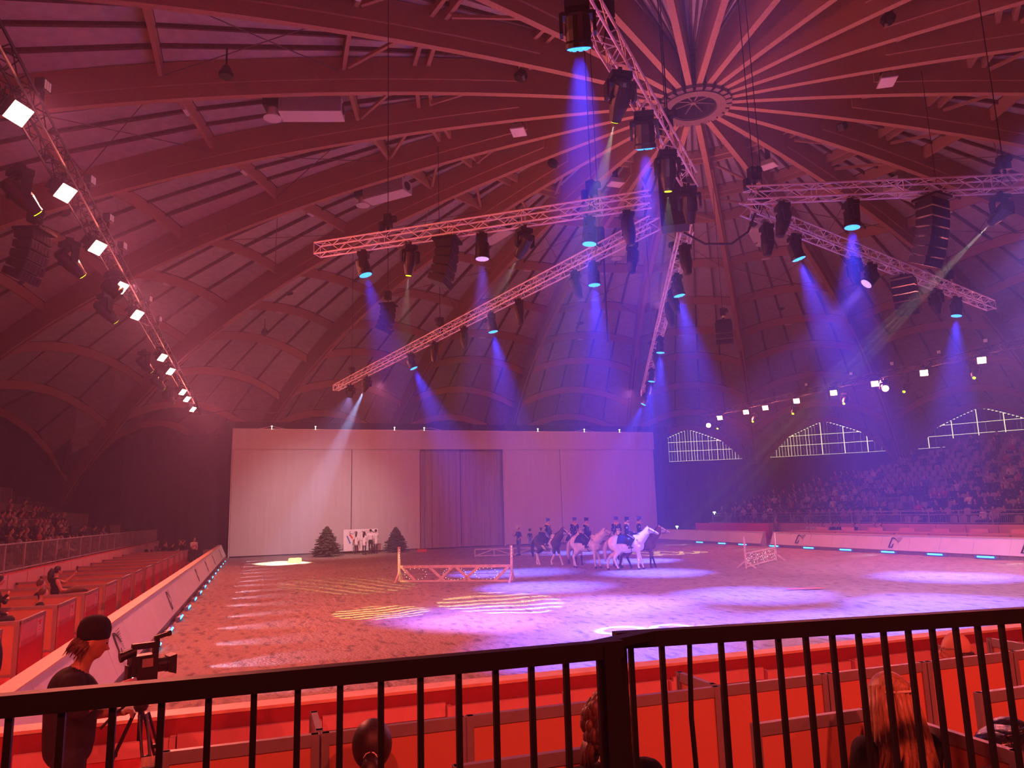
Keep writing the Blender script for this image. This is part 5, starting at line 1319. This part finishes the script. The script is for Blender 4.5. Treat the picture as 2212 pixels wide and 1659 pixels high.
b = MB(); b.beam((1.10, 2.405, RZ + .012), (1.36, 2.50, RZ + .018), .055, .03); b.build('joint_plate', M['black_metal'], r1, world=True)
ns2 = [1.299, 1.417, 1.526, 1.648, 1.763, 1.879, 1.992, 2.103, 2.214, 2.322, 2.43, 2.536, 2.641, 2.741, 2.85, 2.96, 3.07]
r2 = rail_section((1.24, 2.548, 0), (3.4, 2.24, 0), ns2, 'right section of the black balcony railing in the foreground', 2)
b = MB(); b.beam((1.25, 2.547, 1.15), (1.25, 2.547, RZ), .05, .05, 0, (1, 0, 0)); b.build('post', M['black_metal'], r2, world=True)

# partitions of the near boxes (standing on the red step, z 0.60 to 1.6)
M['nearboard'] = mat('near_booth_board', (.60, .24, .15), .6, var=.05, vscale=1.2)
PT = 1.595
def partition(p0, p1, label, post=True):
    p0, p1 = Vector(p0), Vector(p1); d = (p1 - p0); L = d.length; d.normalize(); nv = Vector((-d.y, d.x, 0)); z = Vector((0, 0, 1))
    root = empty('booth_divider', (p0.x, p0.y, .60), 0, label, 'partition', 'partitions of the near boxes'); h = PT - .60
    b = MB(); b.beam(d * .02 + z * (h / 2), d * (L - .02) + z * (h / 2), .02, h - .04); b.build('board', M['nearboard'], root)
    b = MB(); b.beam(z * (h - .03), d * L + z * (h - .03), .035, .06); b.build('top_frame', M['frame'], root)
    b = MB(); b.beam(z * .03, d * L + z * .03, .035, .05); b.build('bottom_frame', M['frame'], root)
    for t in (0.015, L - .015):
        b = MB(); b.beam(d * t, d * t + z * h, .04, .04, 0, d); b.beam(d * t + nv * .022, d * t + nv * .022 + z * (h - .02), .008, .006, 0, d); b.build('post', M['frame'], root)
FR = [-.42, .34, 1.12, 1.94, 2.76, 3.58, 4.43, 5.25, 6.1, 6.95]
wd = ['left end', 'left', 'middle left', 'middle', 'middle right', 'right', 'far right', 'right edge', 'beyond right edge']
for i in range(len(FR) - 1): partition((FR[i] + .01, 4.225, 0), (FR[i + 1] - .01, 4.225, 0), 'orange front partition with grey frame in the near boxes, %s from the left' % ORD[i])
for i, (n_, a0, a1) in enumerate(((.34, 4.28, 4.70), (2.76, 4.28, 4.70), (5.62, 4.28, 4.70))): partition((n_, a0, 0), (n_, a1, 0), 'short cross partition towards the sand, %s from the left' % ORD[i])
for i, (x0, x1) in enumerate(((.86, 1.62), (2.44, 3.18), (3.98, 4.9))): partition((x0, 3.45, 0), (x1, 3.45, 0), 'dark framed second-row partition %s' % ('at the centre bottom edge', 'in front of the long-haired woman', 'cut by the right edge')[i])
partition((3.22, 3.44, 0), (3.22, 2.62, 0), 'cross partition running towards the camera beside the long-haired woman')
# shiny bag on a small table at lower right
root = empty('booth_table', (3.45, 2.85, .6), 0, 'small table under the black bag at lower right', 'table')
b = MB(); b.bb((-.2, -.22, .86), (.45, .18, .90)); b.build('table_top', M['frame'], root)
for sx, sy in ((-.15, -.18), (.4, -.18), (-.15, .14), (.4, .14)):
    b = MB(); b.bb((sx - .02, sy - .02, 0), (sx + .02, sy + .02, .86)); b.build('leg', M['frame'], root)
M['shiny'] = mat('shiny_black_leather', (.012, .010, .012), .22, var=.2, bump=.4, bscale=14)
root = empty('shoulder_bag', (3.46, 2.88, 1.505), .3, 'crumpled shiny black bag at the lower right corner', 'bag')
b = MB(); b.ell((0, 0, .05), (.20, .11, .055), 16, 8); b.ell((.12, .02, .07), (.10, .09, .05), 12, 7); b.ell((-.12, -.01, .05), (.09, .10, .05), 12, 7); b.build('body', M['shiny'], root, True)
b = MB(); b.tube([(-.18, 0, .06), (-.1, -.10, .11), (.05, -.11, .12), (.17, -.03, .08)], .012, 6); b.build('strap', M['shiny'], root, True)
# chair with a pale scarf over its back
M['chairshell'] = mat('dark_chair', (.06, .035, .035), .6, var=.15); M['scarfcloth'] = mat('pale_scarf', (.55, .46, .40), .9, var=.2, vscale=10, stretch=(8, 1, 1))
def chair(p, rz, label, sc=1.0):
    root = empty('chair', p, rz, label, 'chair', 'chairs in the near boxes')
    b = MB(); b.bb((-.22, -.22, .42), (.22, .22, .47)); b.build('seat', M['chairshell'], root)
    b = MB(); n = 8
    for k in range(n):
        x0, x1 = -.22 + .44 * k / n, -.22 + .44 * (k + 1) / n; y0, y1 = -.24 - .05 * math.cos(3.1 * x0 / .44), -.24 - .05 * math.cos(3.1 * x1 / .44); t0, t1 = .93 - .25 * x0 ** 2, .93 - .25 * x1 ** 2
        b.hexa([Vector(q) for q in ((x0, y0, .55), (x1, y1, .55), (x1, y1 + .025, .55), (x0, y0 + .025, .55), (x0, y0 - .04, t0), (x1, y1 - .04, t1), (x1, y1 - .015, t1), (x0, y0 - .015, t0))])
    b.build('backrest', M['chairshell'], root)
    for sx in (-.19, .19):
        for sy in (-.2, .2):
            b = MB(); b.cyl((sx, sy, 0), (sx * .95, sy * .95, .43), .014, n=6); b.build('leg', M['frame'], root)
        b = MB(); b.cyl((sx, -.22, .43), (sx, -.26, .60), .012, n=6); b.build('back_strut', M['frame'], root)
    return root
chair((-.50, 4.55, .60), R(8), 'dark chair under the pale scarf at lower left')
chair((1.53, 3.16, .60), 0, 'dark chair under the curly-haired person'); chair((.56, 3.74, .60), 0, 'dark chair under the woman with ponytail'); chair((2.95, 2.98, .60), 0, 'dark chair under the long-haired woman')
root = empty('draped_scarf', (-.40, 4.30, 1.54), R(8), 'pale scarf hanging over a chair back beside the tripod', 'scarf')
b = MB(); n = 14
for s_ in (0, 1):
    for k in range(n + 1):
        x = -.11 + .22 * k / n; w_ = .018 * math.sin(k * 2.1)
        for z, y in ((.02, 0.0), (-.12, -.045), (-.30, -.05), (-.44 - .03 * math.sin(k), -.055)): b.v.append((x * (1 + .15 * z), (y + w_ * (z < 0)) * (1 if s_ == 0 else 1) + s_ * .012, z))
for s_ in (0, 1):
    for k in range(n):
        for j in range(3): q = s_ * (n + 1) * 4; b.f.append((q + k * 4 + j, q + (k + 1) * 4 + j, q + (k + 1) * 4 + j + 1, q + k * 4 + j + 1)); b.m.append(0)
b.build('cloth', M['scarfcloth'], root, True)
# dark blue rounded chair back at the left edge
root = empty('padded_chair', (-3.25, 11.9, -.36), R(-60), 'dark blue padded chair back cut by the left edge', 'chair')
b = MB(); b.ell((0, 0, 1.36), (.30, .07, .30), 18, 12); b.build('backrest', M['navy'], root, True)
b = MB(); b.ell((0, .25, .55), (.28, .28, .07), 16, 8); b.build('seat', M['navy'], root, True)
b = MB(); b.cyl((0, .2, .3), (0, .2, .5), .03, n=8); b.cyl((0, .02, .5), (0, 0, 1.2), .025, n=8); b.build('stem', M['frame'], root)

# ================================================================ cameraman and camcorder
M['tee'] = mat('black_tshirt', (.016, .012, .013), .85, var=.25, vscale=9, bump=.2, bscale=9); M['beanie'] = mat('black_knit', (.008, .007, .008), .9, var=.3, vscale=60, bump=.3, bscale=120)
M['lip'] = mat('lip', (.45, .18, .15), .5, var=.05)
b = Body()
torso(b, (0, 0, 1.02), (0, .0, 1.42), (0, .05, 1.62), .215, 'top', 1.30, .145)
b.cap((0, .02, 1.56), (0, .07, 1.70), .066, .060, 'skin'); b.ell((0, -.03, 1.45), (.20, .15, .17), 'top'); b.cap((0, -.01, 1.06), (0, -.01, 1.40), .172, .185, 'top')
PH = head(b, (0, .11, 1.79), yaw=0, pitch=.42, hair=0, sc=1.12)
for s_ in (-1, 1):
    b.chain([(s_ * .10, 0, .98), (s_ * .11, .03, .54), (s_ * .11, -.01, .10)], [.115, .075, .05], 'pants'); b.cap((s_ * .11, -.03, .05), (s_ * .12, .16, .045), .05, .042, 'shoe')
b.chain([(-.235, .0, 1.53), (-.27, -.02, 1.29), (-.265, .06, 1.20)], [.083, .074, .066], 'top')
b.chain([(-.265, .05, 1.21), (-.16, .30, 1.22)], [.050, .036], 'skin'); b.hand((-.16, .30, 1.22), (.35, .9, .02), (.3, -.1, -1), 'skin', .8, 1.05)
b.chain([(.235, .0, 1.53), (.27, .06, 1.36)], [.083, .070], 'top'); b.chain([(.27, .07, 1.35), (.16, .30, 1.46)], [.048, .036], 'skin'); b.hand((.16, .30, 1.46), (-.25, .9, .1), (-1, .2, 0), 'skin', .8, 1.05)
queue('cameraman', b, .013, 3)
# seated foreground figures seen from behind; the same builder with their own hair
def back_sitter(sw, bulk=1.1):
    b = Body(); torso(b, (0, 0, .55), (0, .02, .88), (0, .03, 1.06), sw, 'top', bulk); PHh = head(b, (0, .04, 1.19), 0, .08, 1.0, 1.05)
    for s_ in (-1, 1):
        b.chain([(s_ * .09, .02, .54), (s_ * .11, .44, .55), (s_ * .11, .42, .12)], [.09, .065, .045], 'pants'); b.cap((s_ * .11, .40, .06), (s_ * .11, .55, .05), .045, .04, 'shoe')
        b.chain([(s_ * (sw + .015), 0, .98), (s_ * (sw + .05), .06, .70), (s_ * .10, .32, .66)], [.066, .055, .038], 'top'); b.hand((s_ * .10, .32, .66), (-s_ * .3, .9, 0), (0, 0, -1), 'skin', .4)
    return b
queue('back_sitter', back_sitter(.17), .014, 3)
# woman holding up a phone in the left booths
b = Body(); torso(b, (0, 0, .62), (0, 0, .98), (0, .03, 1.18), .17, 'top', 1.05); head(b, (0, .05, 1.33), 0, -.05, 1.02, 1.0)
for s_ in (-1, 1): b.chain([(s_ * .09, .02, .60), (s_ * .11, .44, .56), (s_ * .11, .42, .12)], [.09, .065, .045], 'pants'); b.cap((s_ * .11, .40, .06), (s_ * .11, .55, .05), .045, .04, 'shoe')
b.chain([(-.19, .0, 1.08), (-.20, .26, .98), (-.10, .48, 1.20)], [.052, .044, .032], 'skin'); b.hand((-.10, .48, 1.20), (.2, .3, .9), (0, 1, -.2), 'skin', .5)
b.chain([(.19, 0, 1.08), (.23, .10, .82), (.10, .30, .80)], [.052, .044, .034], 'skin'); b.hand((.10, .30, .80), (-.3, .9, 0), (0, 0, -1), 'skin', .4)
queue('phone_woman', b, .016, 2)
flush()
M['jeans'] = mat('dark_jeans', (.02, .02, .03), .85, var=.2)
cyaw = yaw_of(.97, .12)
root = empty('person', (-1.27, 6.62, .03), cyaw, 'cameraman in black t-shirt and black beanie behind the camcorder', 'person')
figure('cameraman', 'body', {'top': M['tee'], 'pants': M['jeans'], 'skin': M['skin2'], 'shoe': M['black'], 'lip': M['lip'], 'eye': M['blackeye']}, root)
rotH = Matrix.Rotation(-.42, 3, 'X'); hc = Vector((0, .11, 1.79))
b = MB(); mt4 = Matrix.Translation(hc) @ rotH.to_4x4() @ Matrix.Translation((0, -.012, .015)) @ Matrix.Rotation(R(20), 4, 'X')
b.lathe([(.098, .0), (.102, .012), (.104, .045), (.106, .05), (.104, .08), (.092, .125), (.066, .158), (.03, .172), (.0, .174)], 24, mt4 @ Matrix.Diagonal((.94, 1.12, 1, 1))); b.build('beanie', M['beanie'], root, True)
b = MB(); rnd = random.Random(4)
b.ell(hc + rotH @ Vector((0, -.055, -.05)), (.082, .068, .085), 16, 10, rotH)
for k in range(120):
    a = R(180 + rnd.uniform(-5, 185)); sx, sy = math.cos(a), math.sin(a)
    st = Vector((.080 * sx, .098 * sy - .02, -.02 + rnd.uniform(-.04, .02))); en = st + Vector((.014 * sx + rnd.uniform(-.012, .012), -.012 + rnd.uniform(-.022, .008), -.06 - rnd.uniform(0, .05)))
    s0 = hc + rotH @ st; e0 = hc + rotH @ en; b.tube([s0, s0.lerp(e0, .5) + Vector((0, -.008, 0)), e0], [.009, .008, .002], 4)
b.build('hair', M['brownhair'], root, True)
# camcorder on its tripod
cx = Vector((-.83, 6.82, 1.55))
root = empty('video_camera', cx, R(24), 'black shoulder-sized camcorder on a tripod at the barrier corner', 'camera'); 
root.scale = (.66, .85, .90)
b = MB(); b.bb((-.16, -.07, -.11), (.14, .07, .125)); b.bb((-.19, -.05, -.09), (-.15, .05, .05)); b.box((-.02, .0, -.125), (.16, .10, .04)); b.bb((-.10, -.085, -.05), (.06, -.06, .06)); b.build('body', M['black'], root)
b = MB(); b.lathe([(.05, 0), (.062, .02), (.062, .12), (.07, .125), (.07, .15)], 18, Matrix.Translation((.13, 0, .02)) @ Matrix.Rotation(R(90), 4, 'Y')); b.build('lens_barrel', M['black'], root)
b = MB(); b.hexa([Vector(q) for q in ((.27, -.065, -.045), (.27, .065, -.045), (.27, .065, .085), (.27, -.065, .085), (.35, -.09, -.065), (.35, .09, -.065), (.35, .09, .105), (.35, -.09, .105))]); b.build('lens_hood', M['black'], root)
b = MB(); b.bb((-.14, -.025, .12), (-.09, .025, .205)); b.bb((.10, -.025, .12), (.16, .025, .215)); b.bb((-.14, -.028, .175), (.17, .028, .225)); b.build('carry_handle', M['black'], root)
b = MB(); b.cyl((-.25, 0, .13), (-.10, 0, .165), .040, .036, n=14); b.cyl((-.27, 0, .126), (-.245, 0, .131), .046, n=14); b.build('viewfinder', M['black'], root)
b = MB(); b.cyl((.12, .02, .25), (.27, .02, .275), .020, n=10); b.box((.15, .02, .235), (.05, .04, .05)); b.cyl((.27, .02, .275), (.31, .02, .282), .026, n=10); b.build('microphone', M['black'], root)
b = MB(); b.bb((-.05, -.10, .03), (.07, -.09, .10)); b.build('flip_screen', M['frame'], root)
b = MB(); b.box((-.14, -.072, -.05), (.012, .01, .012)); b.build('record_lamp', M['tiny'], root)
root = empty('camera_tripod', (cx.x, cx.y, .0), R(20), 'black video tripod standing behind the near barrier', 'tripod')
b = MB(); b.bb((-.06, -.05, 1.38), (.06, .05, 1.43)); b.lathe([(.04, 1.24), (.055, 1.27), (.055, 1.33), (.04, 1.38)], 14); b.build('fluid_head', M['black'], root)
b = MB(); b.cyl((0, 0, 1.02), (0, 0, 1.26), .02, n=10); b.build('centre_column', M['black'], root)
b = MB(); b.tube([(-.03, 0, 1.36), (-.22, -.08, 1.25), (-.30, -.10, 1.18)], .011, 6); b.build('pan_handle', M['black'], root)
for k in range(3):
    a = R(35 + 120 * k); d = Vector((math.cos(a), math.sin(a), 0)); sd = Vector((-d.y, d.x, 0))
    b = MB()
    for s_ in (-1, 1): b.cyl(d * .05 + sd * (s_ * .028) + Vector((0, 0, 1.22)), d * .30 + sd * (s_ * .028) + Vector((0, 0, .62)), .011, n=6)
    b.box(d * .17 + Vector((0, 0, .93)), (.03, .03, .03)); b.beam(d * .17 + sd * .035 + Vector((0, 0, .93)), d * .17 - sd * .035 + Vector((0, 0, .93)), .025, .025); b.cyl(d * .28 + Vector((0, 0, .66)), d * .52 + Vector((0, 0, .03)), .014, n=6); lg = b.build('leg', M['black'], root)
    b = MB(); b.cyl(d * .52 + Vector((0, 0, 0)), d * .52 + Vector((0, 0, .04)), .022, n=8); b.build('rubber_foot', M['black'], lg)

# ---------------------------------------------------------------- seated people in the near boxes
def sitter(p, rz, label, top, hair, skin=None):
    root = empty('person', p, rz, label, 'person', 'people in the near boxes')
    figure('back_sitter', 'body', {'top': top, 'pants': M['jeans'], 'skin': skin or M['skin'], 'hair': hair, 'shoe': M['black'], 'lip': M['lip'], 'eye': M['blackeye']}, root)
    return root
H0 = Vector((0, .04, 1.19))
w = sitter((.56, 3.90, .37), R(-12), 'woman with dark hair tied in a ponytail, seated at lower left', M['tee'], M['hair'])
b = MB(); b.ell(H0 + Vector((0, -.02, .035)), (.098, .112, .118), 20, 12); b.build('hair', M['hair'], w, True)
b = MB(); b.tube([H0 + Vector((0, -.11, .01)), H0 + Vector((0, -.16, -.03)), H0 + Vector((0, -.165, -.12)), H0 + Vector((.01, -.14, -.22))], [.03, .045, .042, .012], 10); b.build('ponytail', M['hair'], w, True)
b = MB(); b.tube([H0 + Vector((.030 * math.cos(t), -.128, -.002 + .03 * math.sin(t))) for t in np.linspace(0, 6.2832, 12)], .006, 6); b.build('hair_tie', M['stripe'], w)
w = sitter((1.56, 3.28, .52), 0, 'person with tousled reddish brown hair behind the railing post', M['tee'], M['brownhair'])
b = MB(); rnd = random.Random(11); b.ell(H0 + Vector((0, -.01, .02)), (.108, .118, .120), 18, 10)
for k in range(150):
    th, ph = rnd.uniform(0, 6.28), rnd.uniform(-.9, 1.35); d = Vector((math.cos(ph) * math.cos(th), math.cos(ph) * math.sin(th), math.sin(ph)))
    if d.y > .55: continue
    s0 = H0 + Vector((d.x * .106, d.y * .116 - .01, d.z * .118 + .01)); q = .018 + rnd.uniform(0, .012); b.ell(s0, (q, q, q * 1.5), 7, 5)
for k in range(40):
    a = R(rnd.uniform(160, 380)); s0 = H0 + Vector((.10 * math.cos(a), .10 * math.sin(a) - .01, -.04)); b.tube([s0, s0 + Vector((.02 * math.cos(a), .01, -.05)), s0 + Vector((.03 * math.cos(a) + rnd.uniform(-.02, .02), .0, -.11))], [.018, .015, .004], 5)
b.build('hair', M['brownhair'], w, True)
w = sitter((3.03, 3.10, .52), R(-10), 'woman with long straight blonde hair in black top', M['tee'], M['blondhair'])
b = MB(); rnd = random.Random(21); b.ell(H0 + Vector((0, -.015, .03)), (.102, .115, .118), 20, 12)
for k in range(90):
    a = R(rnd.uniform(165, 375)); sx, sy = math.cos(a), math.sin(a); z0 = rnd.uniform(.0, .1)
    s0 = H0 + Vector((.093 * sx, .105 * sy - .01, z0)); fl = rnd.uniform(.0, 1)
    b.tube([s0, s0 + Vector((.020 * sx, .018 * sy - .01, -.12)), s0 + Vector((.045 * sx, .03 * sy - .03, -.24)), s0 + Vector((.075 * sx + rnd.uniform(-.03, .03), .03 * sy - .02, -.36 - .06 * fl))], [.020, .020, .017, .004], 5)
b.build('long_hair', M['blondhair'], w, True)
b = MB(); b.tube([H0 + Vector((.103 * math.cos(t), -.02 + .115 * math.sin(t), .055 - .02 * math.sin(t))) for t in np.linspace(3.3, 6.1, 12)], .006, 6); b.build('hair_band', M['stripe'], w)
w = sitter((5.20, 4.60, .36), R(55), 'bald man with glasses beyond the orange partition at right', M['darktrousers'], M['hair'])
o = [c for c in w.children if c.name.startswith('body')][0]
for i, t in enumerate(TAGS['back_sitter']):
    if t == 'hair': o.material_slots[i].material = M['skin']
b = MB(); b.tube([H0 + Vector((.095 * math.cos(t), -.005 + .102 * math.sin(t), -.03)) for t in np.linspace(3.0, 6.4, 12)], [.004] + [.026] * 10 + [.004], 8); b.build('hair_fringe', M['hair'], w, True)
b = MB(); 
for s_ in (-1, 1): b.tube([H0 + Vector((s_ * .035 + .024 * math.cos(t), .108, .015 + .02 * math.sin(t))) for t in np.linspace(0, 6.2832, 12)], .004, 4); b.tube([H0 + Vector((s_ * .06, .105, .02)), H0 + Vector((s_ * .085, .0, .02))], .004, 4)
b.build('glasses', M['frame'], w)

# ---------------------------------------------------------------- people in the left boxes
TOPS = [('black', M['tee']), ('dark', M['darktrousers']), ('navy', M['navy']), ('grey', mat('grey_cloth', (.20, .19, .20), .85, var=.15)), ('pale', mat('pale_cloth', (.55, .50, .50), .85, var=.1)), ('red', mat('red_cloth', (.40, .06, .06), .85, var=.1)), ('brown', mat('brown_cloth', (.17, .09, .06), .85, var=.15)), ('white', M['shirt'])]
HAIRS = [M['hair'], M['brownhair'], M['hair'], M['blondhair'], mat('grey_hair', (.32, .30, .30), .6, var=.2)]
tow = yaw_of(1, .35)
root = empty('person', (-5.15, 23.6, .15), yaw_of(.92, .4), 'woman with long dark hair raising a phone in the left boxes', 'person', 'people in the left boxes')
figure('phone_woman', 'body', {'top': M['tee'], 'pants': M['jeans'], 'skin': M['skin'], 'hair': M['hair'], 'shoe': M['black'], 'lip': M['lip'], 'eye': M['blackeye']}, root); longhair(root, 1.32, M['hair'])
b = MB(); b.box((-.06, .52, 1.34), (.075, .012, .15)); b.box((-.06, .513, 1.34), (.065, .004, .135)); tag(b.build('phone', M['black'], None), 'dark phone held up by the woman in the left boxes', 'phone'); ph_ = D.objects['phone']; ph_.location = root.location; ph_.rotation_euler = root.rotation_euler
def booth_person(p, rz, v, label, top, hair):
    o = figure('seated%d' % v, 'person', {'top': top, 'pants': M['jeans'], 'skin': M['skin'], 'hair': hair, 'shoe': M['black']}, None, p, rz); tag(o, label, 'person', 'people in the left boxes'); return o
booth_person((-5.05, 21.6, .02), tow, 0, 'boy with glasses in black jacket in the left boxes', M['tee'], M['brownhair'])
booth_person((-5.2, 18.9, .32), tow, 1, 'woman with dark hair and glasses in black at the left edge', M['tee'], M['hair'])
booth_person((-5.1, 18.0, .30), tow, 2, 'person in dark vest cut by the left edge', M['darktrousers'], M['hair'])
booth_person((-4.62, 20.0, -.08), tow, 0, 'red-brown haired person leaning over the booth wall in black sleeves', M['tee'], M['brownhair'])
b = MB(); b.tube([(-4.55, 21.75, 1.03), (-4.3, 21.85, 1.10), (-4.05, 21.95, 1.04)], [.03, .09, .03], 8); tag(b.build('draped_scarf', TOPS[6][1], None, True), 'striped scarf lying on booth wall before the boy', 'scarf')
ends = [(-6.38, 1.36), (-5.94, 1.5), (-5.55, 1.27), (-5.38, 1.48), (-5.04, 1.39), (-4.71, 1.46), (-4.36, 1.55), (-6.04, 1.02), (-5.33, .98), (-4.62, 1.10)]
for i, (x, z) in enumerate(ends):
    t = random.choice(TOPS[:5]); o = figure('seated%d' % (i % 3), 'person', {'top': t[1], 'pants': M['jeans'], 'skin': M['skin'], 'hair': random.choice(HAIRS), 'shoe': M['black']}, None, (x, 51.0 + (.95 * (i % 3) if i < 7 else -.55), z - 1.32), tow)
    tag(o, 'spectator in %s top crowding the far end of left boxes, %s from the left' % (t[0], ORD[i]), 'person', 'crowd at the far end of the left boxes')
o = figure('standing2', 'person', {'top': M['shirt'], 'pants': M['jeans'], 'skin': M['skin'], 'hair': M['brownhair'], 'shoe': M['black']}, None, (-3.7, 50.6, 0), yaw_of(.6, -.8)); tag(o, 'standing person with raised pale arm at far end of left boxes', 'person')
for i, (x, y, z) in enumerate(((-3.0, 54.5, .45), (-2.9, 57.6, .35))):
    b = MB(); b.bb((-.4, -.05, -.4), (.4, .05, .35)); b.bb((-.3, -.07, -.25), (.3, -.05, .2)); o = b.build('equipment_case', M['frame']); o.location = (x, y, z); tag(o, 'grey case standing behind the left barrier, %s one' % ('nearer', 'farther')[i], 'case')

# ================================================================ crowds
def seat_mesh():
    b = MB(); b.hexa([Vector(q) for q in ((-.22, -.02, .40), (.22, -.02, .40), (.22, .36, .43), (-.22, .36, .43), (-.22, -.02, .45), (.22, -.02, .45), (.22, .36, .47), (-.22, .36, .47))])
    n = 6
    for k in range(n):
        x0, x1 = -.23 + .46 * k / n, -.23 + .46 * (k + 1) / n; t0, t1 = .86 - 1.2 * x0 ** 2, .86 - 1.2 * x1 ** 2
        b.hexa([Vector(q) for q in ((x0, -.06, .44), (x1, -.06, .44), (x1, -.02, .44), (x0, -.02, .44), (x0, -.13, t0), (x1, -.13, t1), (x1, -.09, t1), (x0, -.09, t0))])
    b.box((0, .05, .2), (.06, .1, .4)); return b.mesh('stand_seat', M['seatgrey'])
M['seatgrey'] = mat('grey_seat_shell', (.34, .30, .33), .6, var=.1)
sm_ = seat_mesh(); face_l = yaw_of(-1, -.15); rnd = random.Random(5); nseat = 0
for i in range(13):
    a_end = row_end(i) - .7; lo = 27.6 + (38.4 + .85 * i - 38.4) * .76; k = 0; z = .95 + .42 * i; x = 38.0 + .85 * i + .42
    n = int((a_end - lo) / .66)
    for j in range(n):
        a = a_end - .66 * j
        if (i < 4 and 37.0 < a < 38.4) or (i == 0 and 50.8 < a < 55.2): continue
        dens = .62 if (i < 6 or a > 44) else (.34 if a < 38 else .16)
        if i > 7 and a > 39: dens = .10
        if a > 53: dens = .45
        k += 1
        if rnd.random() < dens:
            t = rnd.choice(TOPS[:4] * 3 + TOPS[4:]); o = figure('seated%d' % rnd.randrange(3), 'person', {'top': t[1], 'pants': M['jeans'], 'skin': M['skin'], 'hair': rnd.choice(HAIRS), 'shoe': M['black']}, None, (x, a, z), face_l + rnd.uniform(-.35, .35))
            tag(o, 'spectator in %s top, %s place from far end, %s row of right stand' % (t[0], ORD[k - 1], ORD[i]), 'person', 'spectators in the right stand')
        elif a < 50:
            o = ob('grandstand_chair', sm_); o.location = (x, a, z); o.rotation_euler = (0, 0, yaw_of(-1, 0)); nseat += 1
            tag(o, 'empty grey chair, %s place from far end, %s row of right stand' % (ORD[k - 1], ORD[i]), 'chair', 'empty chairs in the right stand')
print('seats', nseat)
for i in range(7):
    lo = 29.0 + 3.55 * i; hi = 57 - 1.2 * i; x = -8.4 - .85 * i; z = .85 + .40 * i; k = 0
    for j in range(int((hi - lo) / .7)):
        a = lo + .7 * j
        if rnd.random() < (.42 if a < 50 else .2):
            k += 1; t = rnd.choice(TOPS[:4] * 2 + TOPS[4:]); o = figure('seated%d' % rnd.randrange(3), 'person', {'top': t[1], 'pants': M['jeans'], 'skin': M['skin'], 'hair': rnd.choice(HAIRS), 'shoe': M['black']}, None, (x, a, z), yaw_of(1, .15) + rnd.uniform(-.35, .35))
            tag(o, 'spectator in %s top, %s from the left in %s row of left stand' % (t[0], ORD[k - 1], ORD[i]), 'person', 'spectators in the left stand')
# box guests behind the right barrier, people at the far railing and at the gateway
for i, (a, z) in enumerate(((42.9, 1.0), (42.3, 1.1), (41.5, 1.1), (40.6, 1.06), (39.95, 1.22), (38.65, 1.14), (36.95, 1.16), (36.45, 1.16))):
    t = TOPS[(4, 4, 0, 1, 0, 1, 1, 4)[i]]; o = figure('seated%d' % (i % 3), 'person', {'top': t[1], 'pants': M['jeans'], 'skin': M['skin'], 'hair': HAIRS[i % 3], 'shoe': M['black']}, None, (36.1, a, .12), face_l)
    tag(o, 'guest in %s top behind the right barrier, %s from the gateway' % (t[0], ORD[i]), 'person', 'guests behind the right barrier')
for i, a in enumerate((54.5, 53.7, 53.0, 52.3, 51.6)):
    t = TOPS[(1, 0, 7, 2, 4)[i]]; o = figure('standing%d' % (i % 4), 'person', {'top': t[1], 'pants': M['jeans'], 'skin': M['skin'], 'hair': HAIRS[i % 3], 'shoe': M['black']}, None, (38.2, a, .95), face_l)
    tag(o, 'person in %s top standing at far railing of right stand, %s from left' % (t[0], ORD[i]), 'person', 'people at the far railing')
o = figure('standing3', 'person', {'top': TOPS[6][1], 'pants': M['jeans'], 'skin': M['skin'], 'hair': M['brownhair'], 'shoe': M['black']}, None, (33.0, 42.3, .05), face_l); tag(o, 'person in brown jacket standing in the gap of the right barrier', 'person')
for i, a in enumerate((47.4, 46.4)):
    o = figure('standing1', 'person', {'top': TOPS[(4, 5)[i]][1], 'pants': M['jeans'], 'skin': M['skin'], 'hair': M['hair'], 'shoe': M['black']}, None, (34.2, a, -.05), face_l); tag(o, 'person in %s top behind the red hoarding' % ('pale', 'red')[i], 'person')
M['exit'] = mat('green_lamp', (.3, .9, .6), .4, emit=(.55, 1.0, .75), estr=3)
for i, p in enumerate(((37.3, 55.9, 2.22), (34.2, 57.0, 1.10))):
    b = MB(); b.box((0, 0, 0), (.12, .25, .12)); b.box((0, 0, -.12), (.04, .04, .16)); o = b.build('pilot_lamp', M['exit']); o.location = p; tag(o, 'small greenish lamp %s' % ('at the end of the far railing', 'behind the far barrier near the backdrop')[i], 'lamp')
